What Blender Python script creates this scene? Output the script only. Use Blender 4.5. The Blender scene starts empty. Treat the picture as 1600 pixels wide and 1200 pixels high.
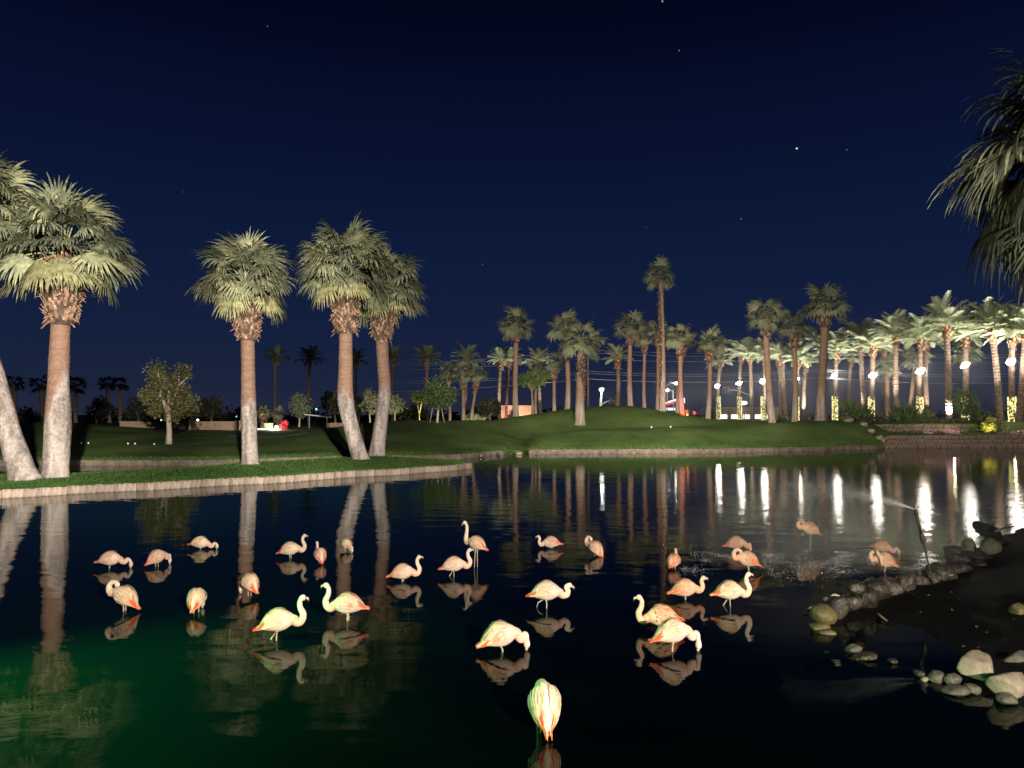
import bpy, bmesh, math, random
from mathutils import Vector, Matrix, noise
from mathutils.bvhtree import BVHTree
R = math.radians
PI = math.pi
scene = bpy.context.scene
col = scene.collection
rnd = random.Random(7)

# ------------------------------------------------------------------ camera
F = 1164.0            # focal length in pixels of a 1600 px wide picture
CAMH = 3.0            # camera height above the pond
HOR = 648.0           # horizon row
TH = math.atan((HOR - 600) / F)
cam_d = bpy.data.cameras.new('camera')
cam_d.sensor_width = 36
cam_d.lens = F / 1600 * 36
cam_d.clip_start = 0.1
cam_d.clip_end = 6000
cam = bpy.data.objects.new('camera', cam_d)
cam.location = (0, 0, CAMH)
cam.rotation_euler = (PI / 2 + TH, 0, 0)
col.objects.link(cam)
scene.camera = cam
scene.view_settings.view_transform = 'Standard'
scene.view_settings.look = 'None'
scene.view_settings.gamma = 1
scene.view_settings.exposure = 0
scene.view_settings.use_curve_mapping = False
scene.render.engine = 'CYCLES'
scene.cycles.max_bounces = 6
scene.cycles.transparent_max_bounces = 8
scene.cycles.sample_clamp_indirect = 4
scene.cycles.use_denoising = True

def ray(px, py):
    u = (600 - py) / F
    return Vector(((px - 800) / F, math.cos(TH) - u * math.sin(TH), math.sin(TH) + u * math.cos(TH)))
def at_y(px, py, Y):
    d = ray(px, py)
    return Vector((0, 0, CAMH)) + d * (Y / d.y)
def at_z(px, py, z=0.0):
    d = ray(px, py)
    return Vector((0, 0, CAMH)) + d * ((z - CAMH) / d.z)
def colz(px, Y, z):
    u = math.tan(math.atan2(z - CAMH, Y) - TH)
    return Vector(((px - 800) / F * Y / (math.cos(TH) - u * math.sin(TH)), Y, z))

# ------------------------------------------------------------------ night sky
def lin(r, g, b):
    def f(c):
        c /= 255
        return c / 12.92 if c <= 0.04045 else ((c + 0.055) / 1.055) ** 2.4
    return (f(r), f(g), f(b), 1)
world = bpy.data.worlds.new('World')
scene.world = world
world.use_nodes = True
wn = world.node_tree.nodes
wl = world.node_tree.links
wn.clear()
w_out = wn.new('ShaderNodeOutputWorld')
w_bg = wn.new('ShaderNodeBackground')
w_tc = wn.new('ShaderNodeTexCoord')
w_sep = wn.new('ShaderNodeSeparateXYZ')
w_ramp = wn.new('ShaderNodeValToRGB')
wl.new(w_tc.outputs['Generated'], w_sep.inputs[0])
wl.new(w_sep.outputs['Z'], w_ramp.inputs[0])
els = w_ramp.color_ramp.elements
els[0].position = 0.0
els[0].color = lin(36, 40, 60)
els[1].position = 0.52
els[1].color = lin(2, 4, 22)
for p, c in ((0.04, (27, 36, 60)), (0.10, (20, 32, 61)), (0.22, (13, 26, 57)), (0.34, (8, 18, 47)), (0.45, (4, 9, 33))):
    e = els.new(p)
    e.color = lin(*c)
# a handful of stars, each a tiny disc on the sky
prev = w_ramp.outputs['Color']
for px, py, s, br in ((1245, 232, 0.0011, 0.75), (1035, 2, 0.0009, 0.45), (1061, 79, 0.0007, 0.22), (1323, 234, 0.0007, 0.14),
                      (418, 41, 0.0007, 0.12), (754, 413, 0.0007, 0.12), (1158, 342, 0.0008, 0.16), (286, 300, 0.0007, 0.06), (1010, 355, 0.0007, 0.07)):
    d = ray(px, py).normalized()
    dist = wn.new('ShaderNodeVectorMath')
    dist.operation = 'DISTANCE'
    dist.inputs[1].default_value = d
    wl.new(w_tc.outputs['Generated'], dist.inputs[0])
    lt = wn.new('ShaderNodeMath')
    lt.operation = 'LESS_THAN'
    lt.inputs[1].default_value = s
    wl.new(dist.outputs['Value'], lt.inputs[0])
    mx = wn.new('ShaderNodeMix')
    mx.data_type = 'RGBA'
    mx.inputs[7].default_value = (br, br, br * 1.05, 1)
    wl.new(lt.outputs[0], mx.inputs[0])
    wl.new(prev, mx.inputs[6])
    prev = mx.outputs[2]
wl.new(prev, w_bg.inputs['Color'])
w_bg.inputs['Strength'].default_value = 1.0
wl.new(w_bg.outputs[0], w_out.inputs[0])

# ------------------------------------------------------------------ floodlights on the near bank and added unseen spots (behind and beside the camera)
def spot(name, loc, target, power, angle, blend, color, size=0.15):
    l = bpy.data.lights.new(name, 'SPOT')
    l.energy = power
    l.spot_size = R(angle)
    l.spot_blend = blend
    l.color = color
    l.shadow_soft_size = size
    o = bpy.data.objects.new(name, l)
    o.location = loc
    o.rotation_euler = (Vector(target) - Vector(loc)).to_track_quat('-Z', 'Y').to_euler()
    col.objects.link(o)
    return o
def point(name, loc, power, color, size=0.1, parent=None):
    l = bpy.data.lights.new(name, 'POINT')
    l.energy = power
    l.color = color
    l.shadow_soft_size = size
    o = bpy.data.objects.new(name, l)
    o.location = loc
    if parent:
        o.parent = parent
    col.objects.link(o)
    return o
UP = (1.0, 0.93, 0.80)
WARM = (1.0, 0.88, 0.74)
WARMPINK = (1.0, 0.80, 0.66)
# unseen long-throw floods added behind the camera, fanned over island, lawn and palms
for az, el, pw, sx in ((-36, -2.0, 205e3, 5), (-24, -2.0, 205e3, 5), (-12, -2.0, 225e3, 5), (0, -1.0, 310e3, 5), (12, -1.0, 350e3, -4), (25.5, -1.0, 380e3, -14), (25, -1.0, 230e3, 13)):
    src = Vector((sx, -12, 8.0))
    dr = Vector((math.sin(R(az)), math.cos(R(az)), math.tan(R(el))))
    spot('added_front_flood', src, src + dr * 50, pw, 20 if az > -6 else 25, 0.5, WARM, 0.3)
# flood on the wading birds
spot('bird_floodlight', (6.5, -8.0, 6.2), (-1.2, 13, 0.3), 29e3, 62, 0.7, (1.0, 0.87, 0.74), 0.12)
# green garden light at the left water's edge
spot('green_floodlight', (-8.2, 7.6, 3.0), (-4.2, 8.0, 0.0), 3000, 84, 1.0, (0.22, 1.0, 0.38), 0.15)
# unseen second green spot, added to tint the boulders
spot('green_floodlight', (2.6, 3.2, 0.7), (5.3, 8.8, 0.2), 480, 40, 0.8, (0.45, 1.0, 0.30), 0.1)
# unseen spot added beside the camera to brighten the near palm
spot('palm_uplight', (6.0, 2.0, 1.4), (10.6, 14.5, 7.6), 9000, 60, 0.7, (1.0, 0.93, 0.78), 0.1)

# ------------------------------------------------------------------ mesh helpers
class MB:
    def __init__(self):
        self.v = []
        self.f = []
        self.m = []
        self.c = []
    def add(self, vs, fs, mi=0, cs=None):
        b = len(self.v)
        self.v += [tuple(p) for p in vs]
        self.f += [tuple(i + b for i in f) for f in fs]
        self.m += [mi] * len(fs)
        self.c += cs if cs else [(1, 1, 1, 1)] * len(vs)
    def box(self, c, s, rz=0, mi=0, tilt=None):
        hx, hy, hz = s[0] / 2, s[1] / 2, s[2] / 2
        m = Matrix.Rotation(rz, 3, 'Z')
        if tilt is not None:
            m = m @ tilt
        vs = [Vector(c) + m @ Vector((sx * hx, sy * hy, sz * hz)) for sz in (-1, 1) for sy in (-1, 1) for sx in (-1, 1)]
        self.add(vs, [(0, 2, 3, 1), (4, 5, 7, 6), (0, 1, 5, 4), (2, 6, 7, 3), (0, 4, 6, 2), (1, 3, 7, 5)], mi)
    def tube(self, pts, rad, n=8, mi=0, cap=True, ell=None, cols=None):
        pts = [Vector(p) for p in pts]
        k = len(pts)
        t = [(pts[min(i + 1, k - 1)] - pts[max(i - 1, 0)]).normalized() for i in range(k)]
        up = Vector((0, 0, 1)) if abs(t[0].z) < 0.9 else Vector((0, 1, 0))
        side = t[0].cross(up).normalized()
        vs = []
        cs = []
        for i in range(k):
            side = (side - t[i] * side.dot(t[i])).normalized()
            nr = side.cross(t[i]).normalized()
            a, b = (rad[i], rad[i]) if ell is None else ell[i]
            for j in range(n):
                an = 2 * PI * j / n
                vs.append(pts[i] + side * (math.cos(an) * a) + nr * (math.sin(an) * b))
                cs.append(cols[i] if cols else (1, 1, 1, 1))
        fs = []
        for i in range(k - 1):
            for j in range(n):
                j2 = (j + 1) % n
                fs.append((i * n + j, i * n + j2, (i + 1) * n + j2, (i + 1) * n + j))
        if cap:
            fs.append(tuple(range(n - 1, -1, -1)))
            fs.append(tuple((k - 1) * n + j for j in range(n)))
        self.add(vs, fs, mi, cs)
    def ball(self, c, r, mi=0, n=8, k=5, squash=1.0):
        vs = [Vector(c) + Vector((0, 0, -r * squash))]
        for i in range(1, k):
            a = -PI / 2 + PI * i / k
            for j in range(n):
                b = 2 * PI * j / n
                vs.append(Vector(c) + Vector((r * math.cos(a) * math.cos(b), r * math.cos(a) * math.sin(b), r * squash * math.sin(a))))
        vs.append(Vector(c) + Vector((0, 0, r * squash)))
        fs = [(0, 1 + (j + 1) % n, 1 + j) for j in range(n)]
        for i in range(k - 2):
            for j in range(n):
                fs.append((1 + i * n + j, 1 + i * n + (j + 1) % n, 1 + (i + 1) * n + (j + 1) % n, 1 + (i + 1) * n + j))
        L = len(vs) - 1
        fs += [(L, 1 + (k - 2) * n + j, 1 + (k - 2) * n + (j + 1) % n) for j in range(n)]
        self.add(vs, fs, mi)
    def mesh(self, name, mats, smooth=False, colors=False):
        me = bpy.data.meshes.new(name)
        me.from_pydata(self.v, [], self.f)
        for m in (mats if isinstance(mats, (list, tuple)) else [mats]):
            me.materials.append(m)
        me.polygons.foreach_set('material_index', self.m)
        me.polygons.foreach_set('use_smooth', [smooth] * len(self.f))
        if colors:
            a = me.color_attributes.new('Col', 'FLOAT_COLOR', 'POINT')
            a.data.foreach_set('color', [x for c in self.c for x in c])
        me.update()
        return me
    def build(self, name, mats, parent=None, smooth=False, kind=None, colors=False, loc=None):
        return link(name, self.mesh(name, mats, smooth, colors), parent, kind, loc)
def link(name, me, parent=None, kind=None, loc=None):
    o = bpy.data.objects.new(name, me)
    col.objects.link(o)
    if parent:
        o.parent = parent
    if kind:
        o['kind'] = kind
    if loc is not None:
        o.location = loc
    return o
def tag(o, label, cat, group=None):
    o['label'] = label
    o['category'] = cat
    if group:
        o['group'] = group
    return o
def empty(name, loc, label, cat, group=None, rz=0):
    o = bpy.data.objects.new(name, None)
    o.location = loc
    o.rotation_euler = (0, 0, rz)
    o.empty_display_size = 0.2
    col.objects.link(o)
    return tag(o, label, cat, group)

# ------------------------------------------------------------------ materials
def new_mat(name):
    m = bpy.data.materials.new(name)
    m.use_nodes = True
    n = m.node_tree.nodes
    return m, n, m.node_tree.links, n['Principled BSDF'], n['Material Output']
def nz(n, l, vec, scale, detail=4, rough=0.55, dist=0.0):
    t = n.new('ShaderNodeTexNoise')
    t.inputs['Scale'].default_value = scale
    t.inputs['Detail'].default_value = detail
    t.inputs['Roughness'].default_value = rough
    t.inputs['Distortion'].default_value = dist
    if vec is not None:
        l.new(vec, t.inputs['Vector'])
    return t
def ramp(n, l, src, stops):
    r = n.new('ShaderNodeValToRGB')
    e = r.color_ramp.elements
    e[0].position, e[0].color = stops[0][0], (*stops[0][1], 1)
    e[1].position, e[1].color = stops[-1][0], (*stops[-1][1], 1)
    for p, c in stops[1:-1]:
        x = e.new(p)
        x.color = (*c, 1)
    l.new(src, r.inputs[0])
    return r
def mth(n, l, op, a, b=None, c=None, clamp=False):
    x = n.new('ShaderNodeMath')
    x.operation = op
    x.use_clamp = clamp
    for i, q in enumerate((a, b, c)):
        if q is None:
            continue
        if isinstance(q, (int, float)):
            x.inputs[i].default_value = q
        else:
            l.new(q, x.inputs[i])
    return x.outputs[0]
def basic(name, c1, c2, scale=4, rough=0.8, bump=0.0, bscale=None, spec=0.3, stretch=None, lo=0.3, hi=0.7, metal=0):
    m, n, l, p, o = new_mat(name)
    tc = n.new('ShaderNodeTexCoord')
    v = tc.outputs['Object']
    if stretch:
        mp = n.new('ShaderNodeMapping')
        mp.inputs['Scale'].default_value = stretch
        l.new(v, mp.inputs[0])
        v = mp.outputs[0]
    t = nz(n, l, v, scale)
    r = ramp(n, l, t.outputs['Fac'], [(lo, c1), (hi, c2)])
    l.new(r.outputs[0], p.inputs['Base Color'])
    p.inputs['Roughness'].default_value = rough
    p.inputs['Specular IOR Level'].default_value = spec
    p.inputs['Metallic'].default_value = metal
    if bump:
        t2 = nz(n, l, v, bscale or scale * 3, 6, 0.65)
        b = n.new('ShaderNodeBump')
        b.inputs['Strength'].default_value = 1
        b.inputs['Distance'].default_value = bump
        l.new(t2.outputs['Fac'], b.inputs['Height'])
        l.new(b.outputs[0], p.inputs['Normal'])
    return m
def emit(name, c, s):
    m, n, l, p, o = new_mat(name)
    n.remove(p)
    e = n.new('ShaderNodeEmission')
    e.inputs[0].default_value = (*c, 1)
    e.inputs[1].default_value = s
    l.new(e.outputs[0], o.inputs[0])
    m.cycles.emission_sampling = 'NONE'
    return m
def leafmat(name, c1, c2, scale, trans=0.3, rough=0.6, c3=None):
    m, n, l, p, o = new_mat(name)
    tc = n.new('ShaderNodeTexCoord')
    oi = n.new('ShaderNodeObjectInfo')
    t = nz(n, l, tc.outputs['Object'], scale, 3)
    s = mth(n, l, 'ADD', t.outputs['Fac'], mth(n, l, 'MULTIPLY', mth(n, l, 'SUBTRACT', oi.outputs['Random'], 0.5), 0.35))
    st = [(0.3, c1), (0.7, c2)] if c3 is None else [(0.28, c1), (0.6, c2), (0.8, c3)]
    r = ramp(n, l, s, st)
    l.new(r.outputs[0], p.inputs['Base Color'])
    p.inputs['Roughness'].default_value = rough
    p.inputs['Specular IOR Level'].default_value = 0.35
    tr = n.new('ShaderNodeBsdfTranslucent')
    l.new(r.outputs[0], tr.inputs[0])
    mx = n.new('ShaderNodeMixShader')
    mx.inputs[0].default_value = trans
    l.new(p.outputs[0], mx.inputs[1])
    l.new(tr.outputs[0], mx.inputs[2])
    l.new(mx.outputs[0], o.inputs[0])
    return m
def trunkmat(name, up1, up2, lo1, lo2, split, soft=0.03, xs=0.0, rings=40):
    """palm bole: worn pale lower part, brown fibrous upper part, leaf-scar rings"""
    m, n, l, p, o = new_mat(name)
    tc = n.new('ShaderNodeTexCoord')
    sp = n.new('ShaderNodeSeparateXYZ')
    l.new(tc.outputs['Generated'], sp.inputs[0])
    spo = n.new('ShaderNodeSeparateXYZ')
    l.new(tc.outputs['Object'], spo.inputs[0])
    mp = n.new('ShaderNodeMapping')
    mp.inputs['Scale'].default_value = (2.2, 2.2, 0.45)
    l.new(tc.outputs['Object'], mp.inputs[0])
    big = nz(n, l, mp.outputs[0], 1.3, 5, 0.6)
    fine = nz(n, l, tc.outputs['Object'], 6, 7, 0.75)
    mr = n.new('ShaderNodeMapping')
    mr.inputs['Scale'].default_value = (0.7, 0.7, 6.0)
    l.new(tc.outputs['Object'], mr.inputs[0])
    w = nz(n, l, mr.outputs[0], 1.6, 4, 0.6)
    mixf = mth(n, l, 'ADD', mth(n, l, 'MULTIPLY', fine.outputs['Fac'], 0.5), mth(n, l, 'MULTIPLY', w.outputs['Fac'], 0.5))
    ru = ramp(n, l, mixf, [(0.25, up1), (0.7, up2)])
    mixl = mth(n, l, 'ADD', mth(n, l, 'MULTIPLY', fine.outputs['Fac'], 0.45), mth(n, l, 'MULTIPLY', big.outputs['Fac'], 0.55))
    rl = ramp(n, l, mixl, [(0.34, tuple(x * 0.38 for x in lo1)), (0.46, lo1), (0.60, lo2)])
    h = mth(n, l, 'ADD', sp.outputs['Z'], mth(n, l, 'MULTIPLY', mth(n, l, 'SUBTRACT', big.outputs['Fac'], 0.5), 0.35))
    if xs:
        h = mth(n, l, 'ADD', h, mth(n, l, 'MULTIPLY', mth(n, l, 'SUBTRACT', sp.outputs['X'], 0.5), xs))
    fac = mth(n, l, 'DIVIDE', mth(n, l, 'SUBTRACT', h, split - soft), 2 * soft, clamp=True)
    mx = n.new('ShaderNodeMix')
    mx.data_type = 'RGBA'
    l.new(fac, mx.inputs[0])
    l.new(rl.outputs[0], mx.inputs[6])
    l.new(ru.outputs[0], mx.inputs[7])
    l.new(mx.outputs[2], p.inputs['Base Color'])
    p.inputs['Roughness'].default_value = 0.9
    p.inputs['Specular IOR Level'].default_value = 0.15
    b = n.new('ShaderNodeBump')
    b.inputs['Distance'].default_value = 0.09
    b.inputs['Strength'].default_value = 1.0
    l.new(mth(n, l, 'ADD', mth(n, l, 'MULTIPLY', fine.outputs['Fac'], 0.9), mth(n, l, 'MULTIPLY', w.outputs['Fac'], 0.7)), b.inputs['Height'])
    l.new(b.outputs[0], p.inputs['Normal'])
    return m

def grassmat(name, c1, c2, c3):
    m, n, l, p, o = new_mat(name)
    tc = n.new('ShaderNodeTexCoord')
    a = nz(n, l, tc.outputs['Object'], 0.16, 5, 0.62)
    b = nz(n, l, tc.outputs['Object'], 9, 6, 0.7)
    s = mth(n, l, 'ADD', mth(n, l, 'MULTIPLY', a.outputs['Fac'], 0.72), mth(n, l, 'MULTIPLY', b.outputs['Fac'], 0.28))
    r = ramp(n, l, s, [(0.35, c1), (0.5, c2), (0.68, c3)])
    l.new(r.outputs[0], p.inputs['Base Color'])
    p.inputs['Roughness'].default_value = 0.9
    p.inputs['Specular IOR Level'].default_value = 0.1
    bp = n.new('ShaderNodeBump')
    bp.inputs['Distance'].default_value = 0.12
    l.new(b.outputs['Fac'], bp.inputs['Height'])
    l.new(bp.outputs[0], p.inputs['Normal'])
    return m
def watermat():
    m, n, l, p, o = new_mat('pond_water')
    p.inputs['Base Color'].default_value = (0.0004, 0.0052, 0.0018, 1)
    p.inputs['Roughness'].default_value = 0.02
    p.inputs['IOR'].default_value = 1.17
    p.inputs['Specular IOR Level'].default_value = 0.5
    tc = n.new('ShaderNodeTexCoord')
    P = tc.outputs['Object']
    sp = n.new('ShaderNodeSeparateXYZ')
    l.new(P, sp.inputs[0])
    def mapped(sx, sy, rot=0):
        mp = n.new('ShaderNodeMapping')
        mp.inputs['Scale'].default_value = (sx, sy, 1)
        mp.inputs['Rotation'].default_value = (0, 0, rot)
        l.new(P, mp.inputs[0])
        return mp.outputs[0]
    swell = nz(n, l, mapped(0.7, 1.3, 0.2), 1.0, 1, 0.5, 0.4)
    ripple = nz(n, l, mapped(2.2, 4.5, -0.15), 1.0, 3, 0.5, 0.6)
    chop = nz(n, l, mapped(7, 9), 1.0, 4, 0.6, 0.8)
    # breeze patches: a calmer near left, livelier water to the far right
    patch = nz(n, l, mapped(0.07, 0.12), 1.0, 3)
    xr = mth(n, l, 'DIVIDE', mth(n, l, 'SUBTRACT', sp.outputs['X'], -2.0), 14.0, clamp=True)
    yr = mth(n, l, 'DIVIDE', mth(n, l, 'SUBTRACT', sp.outputs['Y'], 14.0), 10.0, clamp=True)
    live = mth(n, l, 'MULTIPLY', xr, yr)
    live = mth(n, l, 'ADD', mth(n, l, 'MULTIPLY', live, 0.9), mth(n, l, 'MULTIPLY', patch.outputs['Fac'], 0.35))
    # ring of drops from the sprinkler
    dx = mth(n, l, 'DIVIDE', mth(n, l, 'SUBTRACT', sp.outputs['X'], 6.8), 3.4)
    dy = mth(n, l, 'DIVIDE', mth(n, l, 'SUBTRACT', sp.outputs['Y'], 15.4), 1.5)
    rr = mth(n, l, 'ADD', mth(n, l, 'MULTIPLY', dx, dx), mth(n, l, 'MULTIPLY', dy, dy))
    drops = mth(n, l, 'MULTIPLY', mth(n, l, 'SUBTRACT', 1.0, rr, clamp=True), 1.6, clamp=True)
    edge = nz(n, l, mapped(0.9, 1.2), 1.0, 4)
    drops = mth(n, l, 'MULTIPLY', drops, mth(n, l, 'MULTIPLY', mth(n, l, 'SUBTRACT', edge.outputs['Fac'], 0.32, clamp=True), 3.5, clamp=True))
    fine = nz(n, l, mapped(9, 11), 1.0, 3, 0.6)
    far = mth(n, l, 'DIVIDE', mth(n, l, 'SUBTRACT', 46.0, sp.outputs['Y']), 22.0, clamp=True)
    live = mth(n, l, 'MULTIPLY', live, mth(n, l, 'ADD', mth(n, l, 'MULTIPLY', far, 0.85), 0.15))
    h = mth(n, l, 'ADD', mth(n, l, 'MULTIPLY', swell.outputs['Fac'], 0.010),
            mth(n, l, 'MULTIPLY', mth(n, l, 'MULTIPLY', ripple.outputs['Fac'], 0.0065), live))
    h = mth(n, l, 'ADD', h, mth(n, l, 'MULTIPLY', mth(n, l, 'MULTIPLY', chop.outputs['Fac'], 0.0022), live))
    h = mth(n, l, 'ADD', h, mth(n, l, 'MULTIPLY', mth(n, l, 'MULTIPLY', fine.outputs['Fac'], 0.011), drops))
    # green lamplight on the left water, put into its base colour
    glow_nz = nz(n, l, mapped(0.35, 0.35), 1.0, 4, 0.55)
    glow_mask = mth(n, l, 'DIVIDE', mth(n, l, 'SUBTRACT', mth(n, l, 'MULTIPLY', mth(n, l, 'SUBTRACT', glow_nz.outputs['Fac'], .5), 5.0), mth(n, l, 'ADD', sp.outputs['X'], -0.5)), 5.0, clamp=True)
    glow_col = n.new('ShaderNodeMix')
    glow_col.data_type = 'RGBA'
    glow_col.inputs[6].default_value = (0.0002, 0.0012, 0.0006, 1)
    glow_col.inputs[7].default_value = (0.0006, 0.0112, 0.0046, 1)
    l.new(glow_mask, glow_col.inputs[0])
    l.new(glow_col.outputs[2], p.inputs['Base Color'])
    b = n.new('ShaderNodeBump')
    b.inputs['Strength'].default_value = 1
    b.inputs['Distance'].default_value = 1.0
    l.new(h, b.inputs['Height'])
    l.new(b.outputs[0], p.inputs['Normal'])
    return m

M = {}
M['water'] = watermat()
M['lawn'] = grassmat('lawn_grass', (0.034, 0.066, 0.018), (0.088, 0.142, 0.040), (0.155, 0.21, 0.07))
M['island'] = grassmat('island_grass', (0.020, 0.050, 0.012), (0.040, 0.085, 0.020), (0.070, 0.120, 0.032))
M['bed'] = basic('bed_soil', (0.03, 0.02, 0.015), (0.08, 0.055, 0.04), 3, 0.95, 0.05)
M['mud'] = basic('wet_mud', (0.0008, 0.0008, 0.0007), (0.004, 0.0034, 0.0028), 5, 0.6, 0.05, 14, 0.15)
M['edging'] = basic('pale_edging', (0.12, 0.095, 0.078), (0.30, 0.245, 0.205), 5, 0.9, 0.02, 18)
M['edging_far'] = basic('far_edging', (0.06, 0.045, 0.036), (0.15, 0.12, 0.10), 3, 0.9, 0.03, 12)
M['path'] = basic('concrete_path', (0.22, 0.20, 0.17), (0.32, 0.29, 0.25), 2, 0.9)
M['tan'] = basic('tan_stucco', (0.26, 0.19, 0.13), (0.36, 0.27, 0.19), 2, 0.9, 0.01, 20)
M['stone'] = basic('wall_stone', (0.06, 0.045, 0.035), (0.22, 0.165, 0.13), 2.2, 0.85, 0.06, 9)
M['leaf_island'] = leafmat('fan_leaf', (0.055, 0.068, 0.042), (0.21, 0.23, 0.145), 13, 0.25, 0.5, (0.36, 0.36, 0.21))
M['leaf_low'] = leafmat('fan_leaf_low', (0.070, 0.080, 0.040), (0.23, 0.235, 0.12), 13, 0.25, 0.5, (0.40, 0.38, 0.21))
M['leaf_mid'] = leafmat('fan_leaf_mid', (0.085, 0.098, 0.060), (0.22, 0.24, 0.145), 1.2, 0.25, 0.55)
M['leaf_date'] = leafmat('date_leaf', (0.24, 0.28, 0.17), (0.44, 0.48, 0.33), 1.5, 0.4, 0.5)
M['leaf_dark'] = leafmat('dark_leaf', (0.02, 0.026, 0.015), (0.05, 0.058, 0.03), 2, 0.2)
M['leaf_tree'] = leafmat('tree_leaf', (0.050, 0.085, 0.028), (0.15, 0.21, 0.07), 1.5, 0.3)
M['leaf_olive'] = leafmat('olive_leaf', (0.050, 0.056, 0.022), (0.13, 0.13, 0.055), 1.5, 0.3)
M['leaf_pale'] = leafmat('pale_leaf', (0.14, 0.16, 0.09), (0.26, 0.28, 0.16), 1.5, 0.3)
M['leaf_yellow'] = leafmat('yellow_leaf', (0.12, 0.14, 0.03), (0.26, 0.25, 0.07), 1.5, 0.35)
M['bract_red'] = leafmat('red_bract', (0.35, 0.02, 0.04), (0.6, 0.05, 0.09), 3, 0.3)
M['flower'] = leafmat('purple_flower', (0.30, 0.06, 0.28), (0.55, 0.25, 0.50), 3, 0.3)
M['boot'] = basic('dry_leaf_base', (0.09, 0.052, 0.034), (0.34, 0.235, 0.165), 3.5, 0.85, lo=0.3, hi=0.72)
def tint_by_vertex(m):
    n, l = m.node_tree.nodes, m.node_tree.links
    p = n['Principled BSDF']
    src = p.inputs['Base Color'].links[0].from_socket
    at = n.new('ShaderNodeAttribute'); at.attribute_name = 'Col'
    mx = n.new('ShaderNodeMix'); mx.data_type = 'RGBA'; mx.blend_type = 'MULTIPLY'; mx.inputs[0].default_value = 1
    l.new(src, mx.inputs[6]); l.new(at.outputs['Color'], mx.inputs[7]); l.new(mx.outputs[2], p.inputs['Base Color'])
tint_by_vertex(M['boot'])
M['boot_date'] = basic('date_leaf_base', (0.16, 0.085, 0.045), (0.40, 0.24, 0.14), 3.5, 0.85)
tint_by_vertex(M['boot_date'])
M['bark'] = basic('bark', (0.10, 0.075, 0.055), (0.30, 0.24, 0.18), 5, 0.9, 0.03, 12, stretch=(1, 1, 0.25))
M['bark_pale'] = basic('pale_bark', (0.28, 0.23, 0.18), (0.50, 0.43, 0.35), 5, 0.9, 0.03, 12, stretch=(1, 1, 0.25))
M['date_trunk'] = basic('date_trunk', (0.055, 0.036, 0.026), (0.17, 0.118, 0.088), 4, 0.9, 0.06, 10)
M['trunk_mid'] = trunkmat('fan_trunk_mid', (0.12, 0.075, 0.05), (0.22, 0.15, 0.105), (0.20, 0.16, 0.13), (0.32, 0.27, 0.23), 0.28, 0.05)
M['trunk_rough'] = basic('rough_trunk', (0.10, 0.06, 0.04), (0.34, 0.22, 0.15), 5, 0.9, 0.08, 9)
M['metal'] = basic('grey_metal', (0.25, 0.25, 0.25), (0.4, 0.4, 0.4), 3, 0.5, spec=0.5)
M['black'] = basic('black_plastic', (0.012, 0.012, 0.012), (0.03, 0.03, 0.03), 4, 0.5, spec=0.5)
M['white'] = basic('white_paint', (0.65, 0.65, 0.65), (0.8, 0.8, 0.8), 3, 0.6)
M['wood'] = basic('pole_wood', (0.16, 0.12, 0.09), (0.30, 0.24, 0.18), 3, 0.9, stretch=(1, 1, 0.2))
M['rock_wet'] = basic('wet_rock', (0.004, 0.0035, 0.003), (0.060, 0.046, 0.034), 4.5, 0.2, 0.04, 14, 0.8)
M['rock_tan'] = basic('tan_rock', (0.12, 0.095, 0.07), (0.30, 0.24, 0.19), 3.0, 0.75, 0.035, 9, 0.3)
M['rock_grey'] = basic('grey_rock', (0.03, 0.028, 0.022), (0.11, 0.10, 0.08), 4.0, 0.5, 0.03, 12, 0.4)
M['rock_yellow'] = basic('ochre_rock', (0.06, 0.048, 0.022), (0.17, 0.135, 0.065), 3.0, 0.5, 0.03, 9, 0.4)
M['bulb'] = emit('flood_bulb', (1.0, 0.93, 0.82), 30)
M['string'] = emit('string_bulb', (1.0, 0.86, 0.34), 1.6)
M['lampwhite'] = emit('street_lamp_glow', (1.0, 0.95, 0.80), 14)
M['signwhite'] = emit('lit_sign_white', (0.9, 0.95, 1.0), 2.0)
M['signred'] = emit('lit_sign_red', (1.0, 0.05, 0.07), 1.0)
M['redlamp'] = emit('red_lamp_glow', (1.0, 0.16, 0.10), 1.0)
M['amber'] = emit('amber_glow', (1.0, 0.45, 0.08), 4)
M['greenlamp'] = emit('green_lamp_glow', (0.35, 1.0, 0.65), 3)

# ------------------------------------------------------------------ ground, lawns, pond
def K(pts):
    xs = [p[0] for p in pts]
    def f(x):
        if x <= xs[0]:
            return pts[0][1:]
        if x >= xs[-1]:
            return pts[-1][1:]
        for i in range(len(xs) - 1):
            if x <= xs[i + 1]:
                t = (x - xs[i]) / (xs[i + 1] - xs[i])
                t = t * t * (3 - 2 * t) * 0.5 + t * 0.5
                return tuple(a + (b - a) * t for a, b in zip(pts[i][1:], pts[i + 1][1:]))
    return f
SHORE = K([(-900, 42, .3), (0, 44.3, .3), (320, 44.3, .3), (480, 47.6, .3), (560, 49.5, .3), (660, 49.5, .3), (720, 51, .3), (785, 56.5, .3),
           (800, 61, .04), (816, 61, .04), (828, 57.5, .3), (1000, 58.5, .3), (1120, 59, .3), (1250, 62, .3), (1365, 66, .3), (1380, 67, .32),
           (1394, 67.5, 1.1), (1600, 69, 1.15), (2500, 72, 1.15)])
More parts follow.
